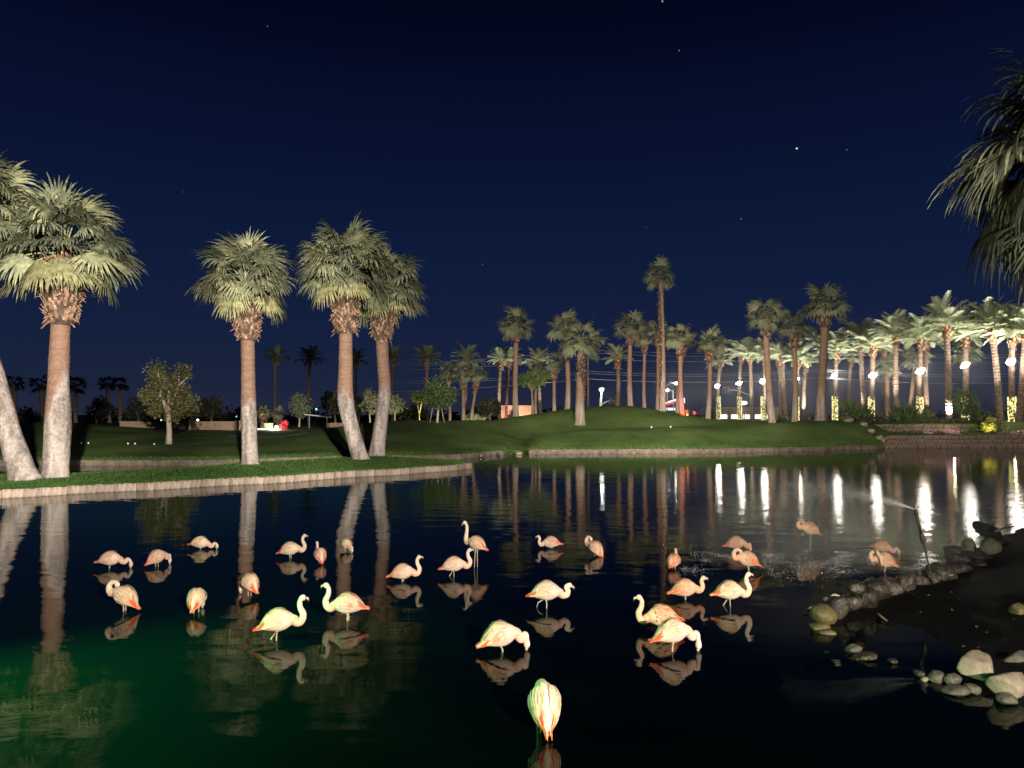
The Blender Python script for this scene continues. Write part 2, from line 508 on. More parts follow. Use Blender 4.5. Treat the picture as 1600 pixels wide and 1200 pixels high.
CUR = [SHORE,
       K([(-900, 55, .9), (0, 58, .9), (300, 57, .7), (420, 58, .6), (560, 60, 1.0), (700, 61, 1.0), (785, 64, .8), (815, 67, .5), (850, 64, 1.25),
          (905, 66, 1.7), (1120, 68, 2.0), (1300, 72, 2.45), (1345, 73, 2.4), (1394, 73, 1.35), (1600, 74.5, 1.4), (2500, 78, 1.4)]),
       K([(-900, 70, 1.4), (0, 70, 1.4), (300, 65, .95), (420, 64, .75), (560, 68, 1.6), (700, 70, 1.6), (785, 71, 1.4), (815, 71, .8), (850, 70, .75),
          (905, 71, 1.05), (1120, 74, 1.5), (1300, 77, 2.2), (1345, 76, 2.3), (1394, 73.5, 2.1), (1600, 75, 2.15), (2500, 78.5, 2.1)]),
       K([(-900, 92, 2.2), (0, 90, 2.07), (100, 90, 2.1), (200, 85, 1.6), (300, 75, 1.2), (420, 70, .85), (500, 74, 1.4), (560, 78, 2.1), (640, 80, 2.42),
          (700, 80, 2.4), (760, 80, 2.4), (800, 81, 2.75), (860, 82, 3.35), (900, 83, 3.78), (950, 84, 4.0), (985, 84, 4.0), (1027, 83, 3.55),
          (1060, 82, 3.15), (1090, 81, 2.8), (1120, 81, 2.5), (1200, 83, 2.35), (1300, 84, 2.35), (1394, 82, 2.3), (1600, 85, 2.35), (2500, 90, 2.3)]),
       K([(-900, 115, 1.0), (500, 112, 1.0), (800, 116, 1.3), (1100, 116, 1.7), (1600, 116, 2.1), (2500, 118, 2.1)]),
       K([(-900, 170, 1.0), (800, 170, 1.1), (1600, 170, 1.3)]),
       K([(0, 420, 1.2)]), K([(0, 3500, 1.2)])]
ROWS = [7, 8, 8, 9, 4, 3, 3]
def pchip(xs, ys, x):
    k = len(xs)
    d = [(ys[i + 1] - ys[i]) / (xs[i + 1] - xs[i]) for i in range(k - 1)]
    m = [d[0]] + [0 if d[i - 1] * d[i] <= 0 else 2 * d[i - 1] * d[i] / (d[i - 1] + d[i]) for i in range(1, k - 1)] + [d[-1]]
    for i in range(k - 1):
        if x <= xs[i + 1] or i == k - 2:
            h = xs[i + 1] - xs[i]
            t = (x - xs[i]) / h
            return ((2 * t ** 3 - 3 * t * t + 1) * ys[i] + (t ** 3 - 2 * t * t + t) * h * m[i] + (-2 * t ** 3 + 3 * t * t) * ys[i + 1] + (t ** 3 - t * t) * h * m[i + 1])
PXS = sorted(set(list(range(-900, 2501, 20)) + list(range(770, 850, 4)) + list(range(1366, 1400, 4))))
g = MB()
vs = []
nrow = sum(ROWS) + 2
for px in PXS:
    c = [f(px) for f in CUR]
    xs = [q[0] for q in c]
    ys = [q[1] for q in c]
    vs.append(colz(px, xs[0], -0.6))
    vs.append(colz(px, xs[0], ys[0]))
    for i, k in enumerate(ROWS):
        for j in range(1, k + 1):
            Y = xs[i] + (xs[i + 1] - xs[i]) * j / k
            z = pchip(xs, ys, Y)
            if 50 < Y < 110:
                p0 = colz(px, Y, z)
                z += 0.05 * noise.noise(Vector((p0.x * 0.35, p0.y * 0.35, 3.1)))
            vs.append(colz(px, Y, z))
fs = []
for i in range(len(PXS) - 1):
    for j in range(nrow - 1):
        fs.append((i * nrow + j, (i + 1) * nrow + j, (i + 1) * nrow + j + 1, i * nrow + j + 1))
g.add(vs, fs)
ground = g.build('ground', M['lawn'], smooth=True, kind='structure')
BV = BVHTree.FromPolygons([Vector(v) for v in g.v], g.f)
def gz(x, y):
    h = BV.ray_cast(Vector((x, y, 60)), Vector((0, 0, -1)))
    return h[0].z if h[0] else 0.3
def gp(px, Y):
    """point of the ground seen in column px at distance Y"""
    z = 1.5
    for _ in range(4):
        p = colz(px, Y, z)
        z = gz(p.x, p.y)
    return colz(px, Y, z)

ISF = K([(-500, 24.2), (0, 26.9), (200, 29.35), (400, 32.3), (600, 36.8), (700, 39.7), (738, 41.8)])
ISB = K([(-500, 31.5), (0, 34), (100, 34.5), (300, 38.5), (400, 43.2), (500, 45.6), (588, 46.8), (680, 45.8), (720, 44), (738, 42.0)])
ISH = K([(-500, .1), (0, .12), (400, .2), (588, .36), (680, .2), (738, 0.0)])
isl = MB()
vs = []
IPX = list(range(-500, 721, 20)) + [728, 734, 738]
for px in IPX:
    a, b, h = ISF(px)[0], ISB(px)[0], ISH(px)[0]
    vs.append(colz(px, a + 0.02, -0.5))
    for j in range(11):
        t = j / 10
        Y = a + (b - a) * t
        p = colz(px, Y, 0.27 + h * math.sin(PI * min(1, t)) ** 0.8)
        p.z += 0.02 * noise.noise(Vector((p.x, p.y, 0)))
        vs.append(p)
    vs.append(colz(px, b + 0.05, -0.5))
fs = []
for i in range(len(IPX) - 1):
    for j in range(12):
        fs.append((i * 13 + j, (i + 1) * 13 + j, (i + 1) * 13 + j + 1, i * 13 + j + 1))
isl.add(vs, fs)
island = isl.build('island', M['island'], smooth=True, kind='structure')
BVI = BVHTree.FromPolygons([Vector(v) for v in isl.v], isl.f)

gr = MB()
gv, gf = [], []
rg = random.Random(21)
for i in range(26000):
    px = rg.uniform(-60, 736)
    a, b = ISF(px)[0], ISB(px)[0]
    t = rg.random() ** 1.5
    p = colz(px, a + .03 + (b - a - .05) * t, 0)
    hh = BVI.ray_cast(Vector((p.x, p.y, 9)), Vector((0, 0, -1)))
    if not hh[0]:
        continue
    p.z = hh[0].z - .01
    az = rg.uniform(0, PI)
    wv = Vector((math.cos(az), math.sin(az), 0)) * .018
    tip = p + Vector((rg.gauss(0, .03), rg.gauss(0, .03), rg.uniform(.03, .085)))
    k = len(gv)
    gv += [p - wv, p + wv, tip]
    gf.append((k, k + 1, k + 2))
for i in range(12000):
    px = rg.uniform(-100, 1385)
    sh = SHORE(px)
    d_ = rg.random() ** 2 * 2.2
    p = colz(px, sh[0] + .03 + d_, sh[1])
    p.z = gz(p.x, p.y) - .01
    az = rg.uniform(0, PI)
    wv = Vector((math.cos(az), math.sin(az), 0)) * .035
    tip = p + Vector((rg.gauss(0, .05), rg.gauss(0, .05) - .02, rg.uniform(.05, .15)))
    k = len(gv)
    gv += [p - wv, p + wv, tip]
    gf.append((k, k + 1, k + 2))
gr.add(gv, gf)
gr.build('grass', M['island'], kind='stuff')
w = MB()
w.add([(-160, -40, 0), (160, -40, 0), (160, 90, 0), (-160, 90, 0)], [(0, 1, 2, 3)])
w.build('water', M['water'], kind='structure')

# near bank on the right: signed distance to a shoreline polygon
BANK = [at_z(*p) for p in ((1275, 968), (1300, 985), (1350, 968), (1420, 976), (1475, 1000), (1512, 1045), (1500, 1075), (1560, 1100), (1640, 1125), (1800, 1180), (2600, 1600))]
BANK = [(p.x, p.y) for p in BANK] + [(40, 2), (40, 24)] + [(lambda p: (p.x, p.y))(at_z(*p)) for p in ((1800, 780), (1640, 808), (1570, 835), (1500, 868), (1430, 900), (1350, 930))]
def sdist(x, y):
    ins = False
    d = 1e9
    for i in range(len(BANK)):
        x1, y1 = BANK[i]
        x2, y2 = BANK[(i + 1) % len(BANK)]
        if (y1 > y) != (y2 > y) and x < (x2 - x1) * (y - y1) / (y2 - y1) + x1:
            ins = not ins
        dx, dy = x2 - x1, y2 - y1
        t = max(0, min(1, ((x - x1) * dx + (y - y1) * dy) / (dx * dx + dy * dy)))
        d = min(d, math.hypot(x - x1 - t * dx, y - y1 - t * dy))
    return d if ins else -d
bk = MB()
vs = []
NX, NY = 90, 90
for i in range(NX + 1):
    for j in range(NY + 1):
        x = 3.5 + (i / NX) ** 1.6 * 36
        y = 1.5 + 24 * j / NY
        s = sdist(x, y)
        z = max(-0.25, min(0.10 + 0.10 * s, s * 0.22)) if s > 0 else max(-0.3, s * 0.5)
        z += 0.05 * noise.noise(Vector((x * 1.7, y * 1.7, 0))) + 0.02 * noise.noise(Vector((x * 6, y * 6, 4)))
        vs.append((x, y, min(z, 1.2)))
fs = [(i * (NY + 1) + j, (i + 1) * (NY + 1) + j, (i + 1) * (NY + 1) + j + 1, i * (NY + 1) + j + 1) for i in range(NX) for j in range(NY)]
bk.add(vs, fs)
bank = bk.build('mud_bank', M['mud'], smooth=True, kind='structure')
BVB = BVHTree.FromPolygons([Vector(v) for v in bk.v], bk.f)

# footpath and verge far left
pth = MB()
pv = []
for px in range(360, 481, 10):
    for Y in (68.5, 70.3):
        p = gp(px, Y)
        p.z += 0.05
        pv.append(p)
pth.add(pv, [(2 * i, 2 * i + 2, 2 * i + 3, 2 * i + 1) for i in range(len(pv) // 2 - 1)])
pth.build('path', M['path'], kind='structure')

# ------------------------------------------------------------------ pond edging
e = empty('pond_edging', colz(300, ISF(300)[0], 0), 'pale ribbed edging along the front of the palm island', 'edging')
def stained(m):
    n, l = m.node_tree.nodes, m.node_tree.links
    p = n['Principled BSDF']
    src = p.inputs['Base Color'].links[0].from_socket
    oi = n.new('ShaderNodeObjectInfo')
    tc = n.new('ShaderNodeTexCoord')
    sp = n.new('ShaderNodeSeparateXYZ')
    l.new(tc.outputs['Object'], sp.inputs[0])
    t = nz(n, l, tc.outputs['Object'], 14, 4)
    zz = mth(n, l, 'DIVIDE', mth(n, l, 'ADD', sp.outputs['Z'], mth(n, l, 'MULTIPLY', mth(n, l, 'SUBTRACT', t.outputs['Fac'], .5), .10)), .09, clamp=True)
    f = mth(n, l, 'MULTIPLY', mth(n, l, 'ADD', mth(n, l, 'MULTIPLY', oi.outputs['Random'], .55), .68), mth(n, l, 'ADD', mth(n, l, 'MULTIPLY', zz, .65), .35))
    mx = n.new('ShaderNodeMix'); mx.data_type = 'RGBA'; mx.blend_type = 'MULTIPLY'; mx.inputs[0].default_value = 1
    cb = n.new('ShaderNodeCombineColor')
    for i in range(3):
        l.new(f, cb.inputs[i])
    l.new(src, mx.inputs[6]); l.new(cb.outputs[0], mx.inputs[7]); l.new(mx.outputs[2], p.inputs['Base Color'])
stained(M['edging'])
bme = []
for k in range(5):
    b = MB()
    r1 = random.Random(k)
    h = 0.34 + 0.02 * r1.random()
    wd = 0.205
    b.add([(-wd / 2, -.07, -.25), (wd / 2, -.07, -.25), (wd / 2, .12, -.25), (-wd / 2, .12, -.25),
           (-wd / 2 + .004, -.04 - .02 * r1.random(), h - .04), (wd / 2 - .004, -.05 - .01 * r1.random(), h - .04), (wd / 2 - .01, .12, h - .04), (-wd / 2 + .01, .12, h - .04)],
          [(0, 1, 5, 4), (1, 2, 6, 5), (3, 0, 4, 7), (4, 5, 6, 7), (2, 3, 7, 6)])
    bme.append(b.mesh('edging_block', M['edging']))
pts = []
for px in range(-120, 739, 4):
    pts.append(colz(px, ISF(px)[0], 0))
# resample evenly
acc = 0
step = 0.2
prevp = pts[0]
blocks = []
for p in pts[1:]:
    seg = (p - prevp).length
    d = step - acc
    while d <= seg:
        q = prevp.lerp(p, d / seg)
        blocks.append((q, math.atan2(p.y - prevp.y, p.x - prevp.x)))
        d += step
    acc = (acc + seg) % step
    prevp = p
blocks = blocks[-298:]
eb = e.location.copy()
for i, (q, a) in enumerate(blocks):
    o = link('edging_block', bme[i % 5], e)
    o.location = q - eb + Vector((0, -0.03 + rnd.uniform(-.012, .012), rnd.uniform(-.012, .012)))
    o.rotation_euler = (rnd.uniform(-.03, .03), rnd.uniform(-.04, .04), a + rnd.uniform(-.05, .05))

def far_edging(px0, px1, label, h0=0.31, wd=0.3):
    b = MB()
    pr = None
    for px in range(px0, px1 + 1, 3):
        p = colz(px, SHORE(px)[0] - 0.02, 0)
        if pr is not None:
            a = math.atan2(p.y - pr.y, p.x - pr.x)
            L = (p - pr).length
            for s in range(max(1, int(L / wd))):
                q = pr.lerp(p, (s + .5) / max(1, int(L / wd)))
                hh = h0 + rnd.uniform(-.03, .03)
                b.box((q.x, q.y - 0.05 + rnd.uniform(-.03, .03), hh / 2 - .15), (L / max(1, int(L / wd)) * 0.93, .2, hh + .3), a)
        pr = p
    t = empty('pond_edging', colz((px0 + px1) / 2, SHORE((px0 + px1) / 2)[0], 0), label, 'edging')
    o = b.build('edging_blocks', M['edging_far'], t, kind='stuff')
    o.location = -Vector(t.location)
far_edging(-150, 786, 'low pale edging on the far bank behind the palm island')
far_edging(826, 1384, 'ribbed dark edging below the middle lawn mound')

# ------------------------------------------------------------------ right-hand stone planter walls
def stone_wall(name, pts, h, z0f, label, rows, wd):
    t = empty(name, pts[0], label, 'wall')
    base = Vector(t.location)
    sm = []
    for k in range(6):
        b = MB()
        r1 = random.Random(40 + k)
        vs = []
        for sz in (-1, 1):
            for sy in (-1, 1):
                for sx in (-1, 1):
                    vs.append((sx * .5 * r1.uniform(.82, .97), sy * .5, sz * .5 * r1.uniform(.80, .97)))
        cx = (r1.uniform(-.15, .15), -.5 - r1.uniform(.15, .35), r1.uniform(-.15, .15))
        vs.append(cx)
        b.add(vs, [(4, 5, 7, 6), (0, 2, 3, 1), (2, 6, 7, 3), (0, 4, 6, 2), (1, 3, 7, 5), (0, 1, 8), (1, 5, 8), (5, 4, 8), (4, 0, 8)])
        sm.append(b.mesh('stone', M['stone']))
    L = sum((pts[i + 1] - pts[i]).length for i in range(len(pts) - 1))
    nst = int(L / wd)
    cnt = 0
    for rw in range(rows):
        for k in range(nst):
            s = (k + (0.5 if rw % 2 else 0.0) + rnd.uniform(-.12, .12)) / nst * L
            i = 0
            while i < len(pts) - 2 and s > (pts[i + 1] - pts[i]).length:
                s -= (pts[i + 1] - pts[i]).length
                i += 1
            seg = pts[i + 1] - pts[i]
            q = pts[i] + seg * min(1, max(0, s / seg.length))
            o = link('stone', sm[(cnt * 7 + rw) % 6], t)
            o.location = q - base + Vector((0, rnd.uniform(-.04, .04), z0f + h * (rw + .5) / rows + rnd.uniform(-.03, .03)))
            o.scale = (wd * rnd.uniform(.9, 1.15), .35, h / rows * rnd.uniform(.92, 1.12))
            o.rotation_euler = (0, rnd.uniform(-.12, .12), math.atan2(seg.y, seg.x))
            cnt += 1
    core = MB()
    for i in range(len(pts) - 1):
        seg = pts[i + 1] - pts[i]
        mid = (pts[i] + pts[i + 1]) / 2 - base
        core.box((mid.x, mid.y + .2, z0f + h / 2 - .06), (seg.length, .2, h), math.atan2(seg.y, seg.x))
    core.build('mortar', M['bed'], t)
    return t
stone_wall('stone_wall', [colz(px, SHORE(px)[0] - .25, 0) for px in (1386, 1450, 1520, 1600, 1680)], 1.16, -.04, 'lower rough stone wall rising straight from the pond', 3, 0.36)
stone_wall('stone_wall', [colz(px, Y, 1.3) for px, Y in ((1340, 74.0), (1400, 72.8), (1460, 72.8), (1515, 73.2))], 0.78, -.02, 'upper stone wall behind the purple flower bed', 2, 0.4)

# ------------------------------------------------------------------ palm fronds (shared mesh data)
def fan_frond(elev, nl, ns, seed, mat, droop=0.5):
    r1 = random.Random(seed)
    b = MB()
    e0 = R(elev)
    pts = []
    p = Vector((0, 0, 0))
    ang = e0
    for i in range(5):
        pts.append(p.copy())
        p = p + Vector((math.cos(ang), 0, math.sin(ang))) * 0.128
        ang -= 0.05 + 0.07 * math.cos(e0)
    hub = pts[-1]
    b.tube(pts, [.014, .012, .010, .009, .007], 3)
    ang -= .12
    d = Vector((math.cos(ang), 0, math.sin(ang)))
    s = Vector((0, 1, 0))
    nn = Vector((-math.sin(ang), 0, math.cos(ang)))
    tw = r1.uniform(-.5, .5)
    s = (s * math.cos(tw) + nn * math.sin(tw)).normalized()
    nn = d.cross(s)
    if nn.z < 0:
        nn = -nn
    for k in range(nl):
        a = (k + .5) / nl * 2 - 1
        an = a * R(96) + r1.uniform(-.05, .05)
        dr = (d * math.cos(an) + s * math.sin(an) + nn * (0.30 * (1 - abs(math.sin(an))) - .22)).normalized()
        wd = (s * math.cos(an) - d * math.sin(an))
        ln = 0.56 * (1 - .25 * a * a) * r1.uniform(.82, 1.12)
        gdr = droop * r1.uniform(.7, 1.5)
        vs = []
        q = hub.copy()
        cur = dr.copy()
        for i in range(ns + 1):
            t = i / ns
            wv = (0.008 + 0.030 * min(1, t / .45)) * max(0, 1 - max(0, (t - .42) / .58)) ** .75 * (28 / nl) ** .85 + .0022
            vs += [q - wd * wv * .62, q + wd * wv * .62]
            cur = (cur + Vector((0, 0, -1)) * gdr * (.12 + 1.5 * max(0, t - .28)) * (3.4 / ns)).normalized()
            q = q + cur * (ln / ns)
        b.add(vs, [(2 * i, 2 * i + 1, 2 * i + 3, 2 * i + 2) for i in range(ns)])
    return b.mesh('frond', mat)
def date_frond(elev, npair, seed, mat, bend=1.0):
    r1 = random.Random(seed)
    b = MB()
    pts = []
    tang = []
    p = Vector((0, 0, 0))
    n = 8
    for i in range(n + 1):
        a = R(elev) - bend * (i / n) ** 1.25
        t = Vector((math.cos(a), 0, math.sin(a)))
        pts.append(p.copy())
        tang.append(t)
        p = p + t / n
    b.tube(pts, [.014 - .0013 * i for i in range(n + 1)], 3)
    for side in (-1, 1):
        for k in range(npair):
            s = .10 + .9 * k / (npair - 1)
            f = min(s * n, n - 1e-4)
            i = int(f)
            q = pts[i].lerp(pts[i + 1], f - i)
            t = tang[i].lerp(tang[i + 1], f - i)
            up = Vector((0, side, 0)).cross(t) * side
            if up.z < 0 and abs(t.z) < .9:
                up = -up
            ln = .27 * (math.sin(PI * min(.98, .12 + s * .86)) ** .6) * r1.uniform(.85, 1.12) + .03
            sweep = .55 + .6 * s
            dr = (t * sweep + Vector((0, side, 0)) * .85 + up * r1.uniform(.15, .5)).normalized()
            dr2 = (dr + Vector((0, 0, -.35))).normalized()
            wv = .016
            wd = t.cross(up).cross(dr)
            wd = (t - dr * t.dot(dr)).normalized()
            m_ = q + dr * ln * .55
            e_ = m_ + dr2 * ln * .45
            b.add([q - wd * wv * .5, q + wd * wv * .5, m_ + wd * wv, m_ - wd * wv, e_], [(0, 1, 2, 3), (3, 2, 4)])
    return b.mesh('frond', mat)
def fronds_set(elevs, maker):
    return {e: [maker(e, s) for s in range(3)] for e in elevs}
FE = (84, 68, 52, 36, 20, 4, -14, -32)
FAN_NEAR = fronds_set(FE, lambda e, s: fan_frond(e, 30, 6, e * 3 + s, M['leaf_island'] if e > -10 else M['leaf_low'], .50 + .16 * s))
FAN_DROOP = fronds_set(FE, lambda e, s: fan_frond(e, 36, 8, e * 3 + s + 300, M['leaf_island'], .92 + .2 * s))
FAN_MID = fronds_set(FE, lambda e, s: fan_frond(e, 16, 3, e * 3 + s + 500, M['leaf_mid'], .42 + .1 * s))
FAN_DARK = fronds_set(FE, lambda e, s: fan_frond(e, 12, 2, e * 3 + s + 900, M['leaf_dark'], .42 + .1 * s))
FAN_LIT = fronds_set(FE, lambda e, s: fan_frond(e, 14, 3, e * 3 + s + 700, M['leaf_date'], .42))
DE = (75, 55, 35, 15, -5)
DATE = fronds_set(DE, lambda e, s: date_frond(e, 26, e + s, M['leaf_date'], .62 + .2 * s))
DATE_DIM = fronds_set(DE, lambda e, s: date_frond(e, 22, e + s + 50, M['leaf_mid'], .7 + .2 * s))

def crown(root, top, Rr, n, fset, rng, emax=85, emin=-55, lean=0.0):
    keys = sorted(fset.keys())
    for i in range(n):
        t = (i + .5) / n
        el = emax + (emin - emax) * t ** .9 + rng.uniform(-13, 13)
        k = min(keys, key=lambda q: abs(q - el))
        o = link('frond', fset[k][rng.randrange(3)], root)
        az = i * 2.39996 + rng.uniform(-.35, .35)
        o.location = top + Vector((math.cos(az), math.sin(az), 0)) * 0.04 * Rr * (.3 + t) + Vector((0, 0, .10 * Rr * (.6 - t)))
        sc = Rr * rng.uniform(.78, 1.1) * (1.0 - .12 * t)
        o.scale = (sc, sc * rng.uniform(.85, 1.1), sc)
        o.rotation_euler = (rng.uniform(-.3, .3), R(k - el) * .8, az)
def boots(root, p0, p1, r0, r1, n, rng, mat, ln=0.34, wd=0.13, name='leaf_bases'):
    b = MB()
    ax = p1 - p0
    for i in range(n):
        t = (i + .5) / n
        az = i * 2.39996 + rng.uniform(-.15, .15)
        rr = r0 + (r1 - r0) * t
        prof = rr * (1.0 + .18 * math.sin(PI * t))
        out = Vector((math.cos(az), math.sin(az), 0))
        side = Vector((-math.sin(az), math.cos(az), 0))
        q = p0 + ax * t + out * prof * .82
        up = (out * rng.uniform(.25, .75) + Vector((0, 0, 1)) * rng.uniform(.5, 1) * (1 if rng.random() > .3 else -.7)).normalized()
        L = ln * rng.uniform(.6, 1.2)
        w_ = wd * rng.uniform(.7, 1.2)
        e_ = q + up * L
        th = up.cross(side) * .045
        b.add([q - side * w_ * .6, q + side * w_ * .6, e_ + side * w_ * .35, e_ - side * w_ * .35,
               q - side * w_ * .6 + th, q + side * w_ * .6 + th, e_ + side * w_ * .25 + th * .3, e_ - side * w_ * .25 + th * .3],
              [(0, 1, 2, 3), (7, 6, 5, 4), (0, 3, 7, 4), (1, 5, 6, 2), (3, 2, 6, 7)])
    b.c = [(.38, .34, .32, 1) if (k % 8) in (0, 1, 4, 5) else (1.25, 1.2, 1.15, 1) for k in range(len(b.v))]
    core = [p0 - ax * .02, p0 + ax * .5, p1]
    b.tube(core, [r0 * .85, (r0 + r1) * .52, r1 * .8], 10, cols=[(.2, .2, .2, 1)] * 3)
    return b.build(name, mat, root, kind='stuff', colors=True)
def trunk(root, pts, rad, mat, sides=14, sub=6, lump=0.0, seed=0, flare=1.25):
    P = []
    Q = []
    k = len(pts)
    for i in range(k - 1):
        a = pts[max(0, i - 1)]
        b_ = pts[i]
        c = pts[i + 1]
        d = pts[min(k - 1, i + 2)]
        for j in range(sub):
            t = j / sub
            P.append(0.5 * ((2 * b_) + (c - a) * t + (2 * a - 5 * b_ + 4 * c - d) * t * t + (3 * b_ - a - 3 * c + d) * t ** 3))
            Q.append(rad[i] + (rad[i + 1] - rad[i]) * t)
    P.append(pts[-1])
    Q.append(rad[-1])
    N = len(P)
    b = MB()
    for i in range(N):
        s = i / (N - 1)
        Q[i] *= 1 + (flare - 1) * max(0, 1 - s * 12) ** 1.5
        Q[i] *= 1 + lump * noise.noise(Vector((seed * 3.3, s * 9, 1)))
    b.tube(P, Q, sides)
    return b.build('trunk', mat, root, smooth=True)

def fan_palm(base, path, rad, Rr, n, fset, label, group, tm, seed, boot=None, rough=None, category='palm tree', emin=-14):
    """base: world point; path: world points up the bole; boot: (length below crown, r0, r1, n)"""
    rng = random.Random(seed)
    root = empty('fan_palm', base, label, category, group)
    rel = [p - base for p in path]
    rel[0] = rel[0] + Vector((0, 0, -.15))
    trunk(root, rel, rad, tm, 14 if Rr > 2.8 and base.y < 50 else 9, 6, .06, seed)
    top = rel[-1]
    if boot:
        L, r0, r1, nb = boot
        d = (rel[-1] - rel[-2]).normalized()
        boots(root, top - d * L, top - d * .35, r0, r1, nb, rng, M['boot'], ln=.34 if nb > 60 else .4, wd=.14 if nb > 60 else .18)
    if rough:
        a, nb = rough
        d = (rel[-1] - rel[0])
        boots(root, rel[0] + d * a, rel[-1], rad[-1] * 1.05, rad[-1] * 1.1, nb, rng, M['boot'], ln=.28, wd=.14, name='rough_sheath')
    crown(root, top, Rr, n, fset, rng, emin=emin)
    return root

# --- island palms
IG = 'tall fan palms on the grass island'
def isl_path(pts, Y):
    return [at_y(px, py, Y) for px, py in pts]
T1 = dict(up1=(0.085, 0.050, 0.037), up2=(0.215, 0.137, 0.102), lo1=(0.15, 0.13, 0.12), lo2=(0.31, 0.28, 0.262))
pA = isl_path([(40, 750), (16, 680), (-6, 600), (-28, 510), (-44, 335)], 30.3)
fan_palm(pA[0], pA, [.56, .43, .40, .36, .34], 3.2, 46, FAN_NEAR, 'leaning pale-footed fan palm at the left edge of the island', IG,
         trunkmat('palm_bole', split=.50, xs=-1.6, **T1), 11, (3.0, .50, .66, 190))
pB = isl_path([(86, 746), (90, 670), (91, 600), (94, 520), (100, 396)], 31.2)
fan_palm(pB[0], pB, [.48, .52, .42, .36, .36], 3.2, 66, FAN_NEAR, 'upright fan palm with patchy white and red-brown trunk beside the leaning palm', IG,
         trunkmat('palm_bole', split=.34, xs=-.45, **T1), 12, (3.0, .56, .82, 250))
pC = isl_path([(391, 726), (389, 660), (388, 600), (387, 540), (383, 446)], 38.5)
fan_palm(pC[0], pC, [.42, .40, .36, .34, .34], 2.95, 64, FAN_NEAR, 'straight fan palm standing alone in the middle of the island', IG,
         trunkmat('palm_bole', split=.37, soft=.015, **T1), 13, (2.85, .54, .76, 230))
pD = isl_path([(566, 721), (551, 675), (540, 625), (540, 570), (540, 520), (537, 428)], 40.5)
fan_palm(pD[0], pD, [.46, .42, .44, .38, .36, .36], 3.1, 66, FAN_NEAR, 'tallest island fan palm with a sharp elbow in its trunk', IG,
         trunkmat('palm_bole', split=.38, soft=.015, **T1), 14, (3.25, .58, .84, 260))
pE = isl_path([(588, 710), (596, 655), (601, 610), (598, 560), (597, 520), (601, 456)], 44.0)
fan_palm(pE[0], pE, [.46, .40, .38, .36, .36, .36], 3.0, 60, FAN_NEAR, 'fan palm curving gently behind the elbowed palm near the island tip', IG,
         trunkmat('palm_bole', split=.42, soft=.02, **T1), 15, (2.85, .55, .74, 220))
# near palm at the right edge of the picture, on the near bank
npb = colz(1715, 14.5, 0.5)
pN = [npb, npb + Vector((0, 0, 2.2)), npb + Vector((-.05, 0, 4.2)), at_y(1705, 262, 14.5)]
fan_palm(npb, pN, [.45, .36, .34, .34], 3.0, 60, FAN_DROOP, 'near fan palm whose drooping fronds hang in at the upper right edge', None,
         trunkmat('palm_bole', split=.4, **T1), 16, (1.6, .52, .7, 120), emin=-48)

# --- middle fan palms: crown centre px, py, crown radius px, base px, distance, fronds, label, (rough)
MG = 'fan palms on the lawn mounds'
mids = [
    (807, 508, 31, 806, 86, 'lone fan palm rising beside the pink lit wall', None),
    (884, 512, 29, 887, 86, 'fan palm with its crown behind the thick shaggy-trunked palm', None),
    (909, 535, 37, 906, 76, 'thick shaggy-trunked fan palm with pale foot on the front slope of the mound', (.30, 110)),
    (985, 512, 28, 985, 87, 'fan palm on top of the mound, next right of the slim pale date palm', None),
    (1008, 526, 21, 1007, 92, 'thinner fan palm tucked close behind the mound-top palm', None),
    (1028, 518, 21, 1027, 88, 'fan palm directly left of the very tall shaggy palm', None),
    (1032, 432, 26, 1035, 82, 'very tall slender fan palm with shaggy trunk standing above all others', (.12, 170)),
    (1063, 528, 26, 1066, 83, 'fan palm whose trunk foot glows red', None),
    (1070, 532, 22, 1058, 88, 'fan palm half hidden behind the red-footed palm', None),
    (1110, 537, 25, 1106, 80, 'fan palm between the red glow and the first lit date palm', None),
    (1195, 495, 33, 1207, 74, 'big dark fan palm leaning left, first of three before the lit palms', None),
    (1240, 513, 28, 1241, 78, 'shorter dark fan palm in the middle of three before the lit palms', None),
    (1290, 478, 39, 1281, 72, 'largest dark fan palm with thick trunk before the lit palms', None),
    (723, 583, 22, 724, 92, 'short fan palm right of the staked young tree', None),
    (747, 585, 19, 736, 90, 'short fan palm leaning right beside its twin', None),
    (700, 580, 18, 703, 100, 'small fan palm with crown showing above the staked tree', None),
    (866, 568, 21, 866, 90, 'small fan palm left of the shaggy-trunked palm', None),
    (838, 580, 19, 837, 96, 'small fan palm over the spreading tree by the pink wall', None),
]
for i, (cx, cy, r, bx, D, lab, rough) in enumerate(mids):
    base = gp(bx, D)
    top = at_y(cx, cy + r * .04, D)
    h = top - base
    bow = Vector((rnd.uniform(-.15, .15), 0, 0))
    path = [base, base + h * .3 + bow, base + h * .65 + bow * .7, top]
    rr = .0094 * r
    if rough:
        rr = .42 if r > 30 else .27
    fan_palm(base, path, [rr * 1.35, rr * 1.1, rr, rr * .95], r * D / F * 1.18, 32 if r > 22 else 24, FAN_MID, lab, MG, M['trunk_mid'], 100 + i,
             None if rough else (2.0, rr * 1.15, rr * 1.7, 60), rough)
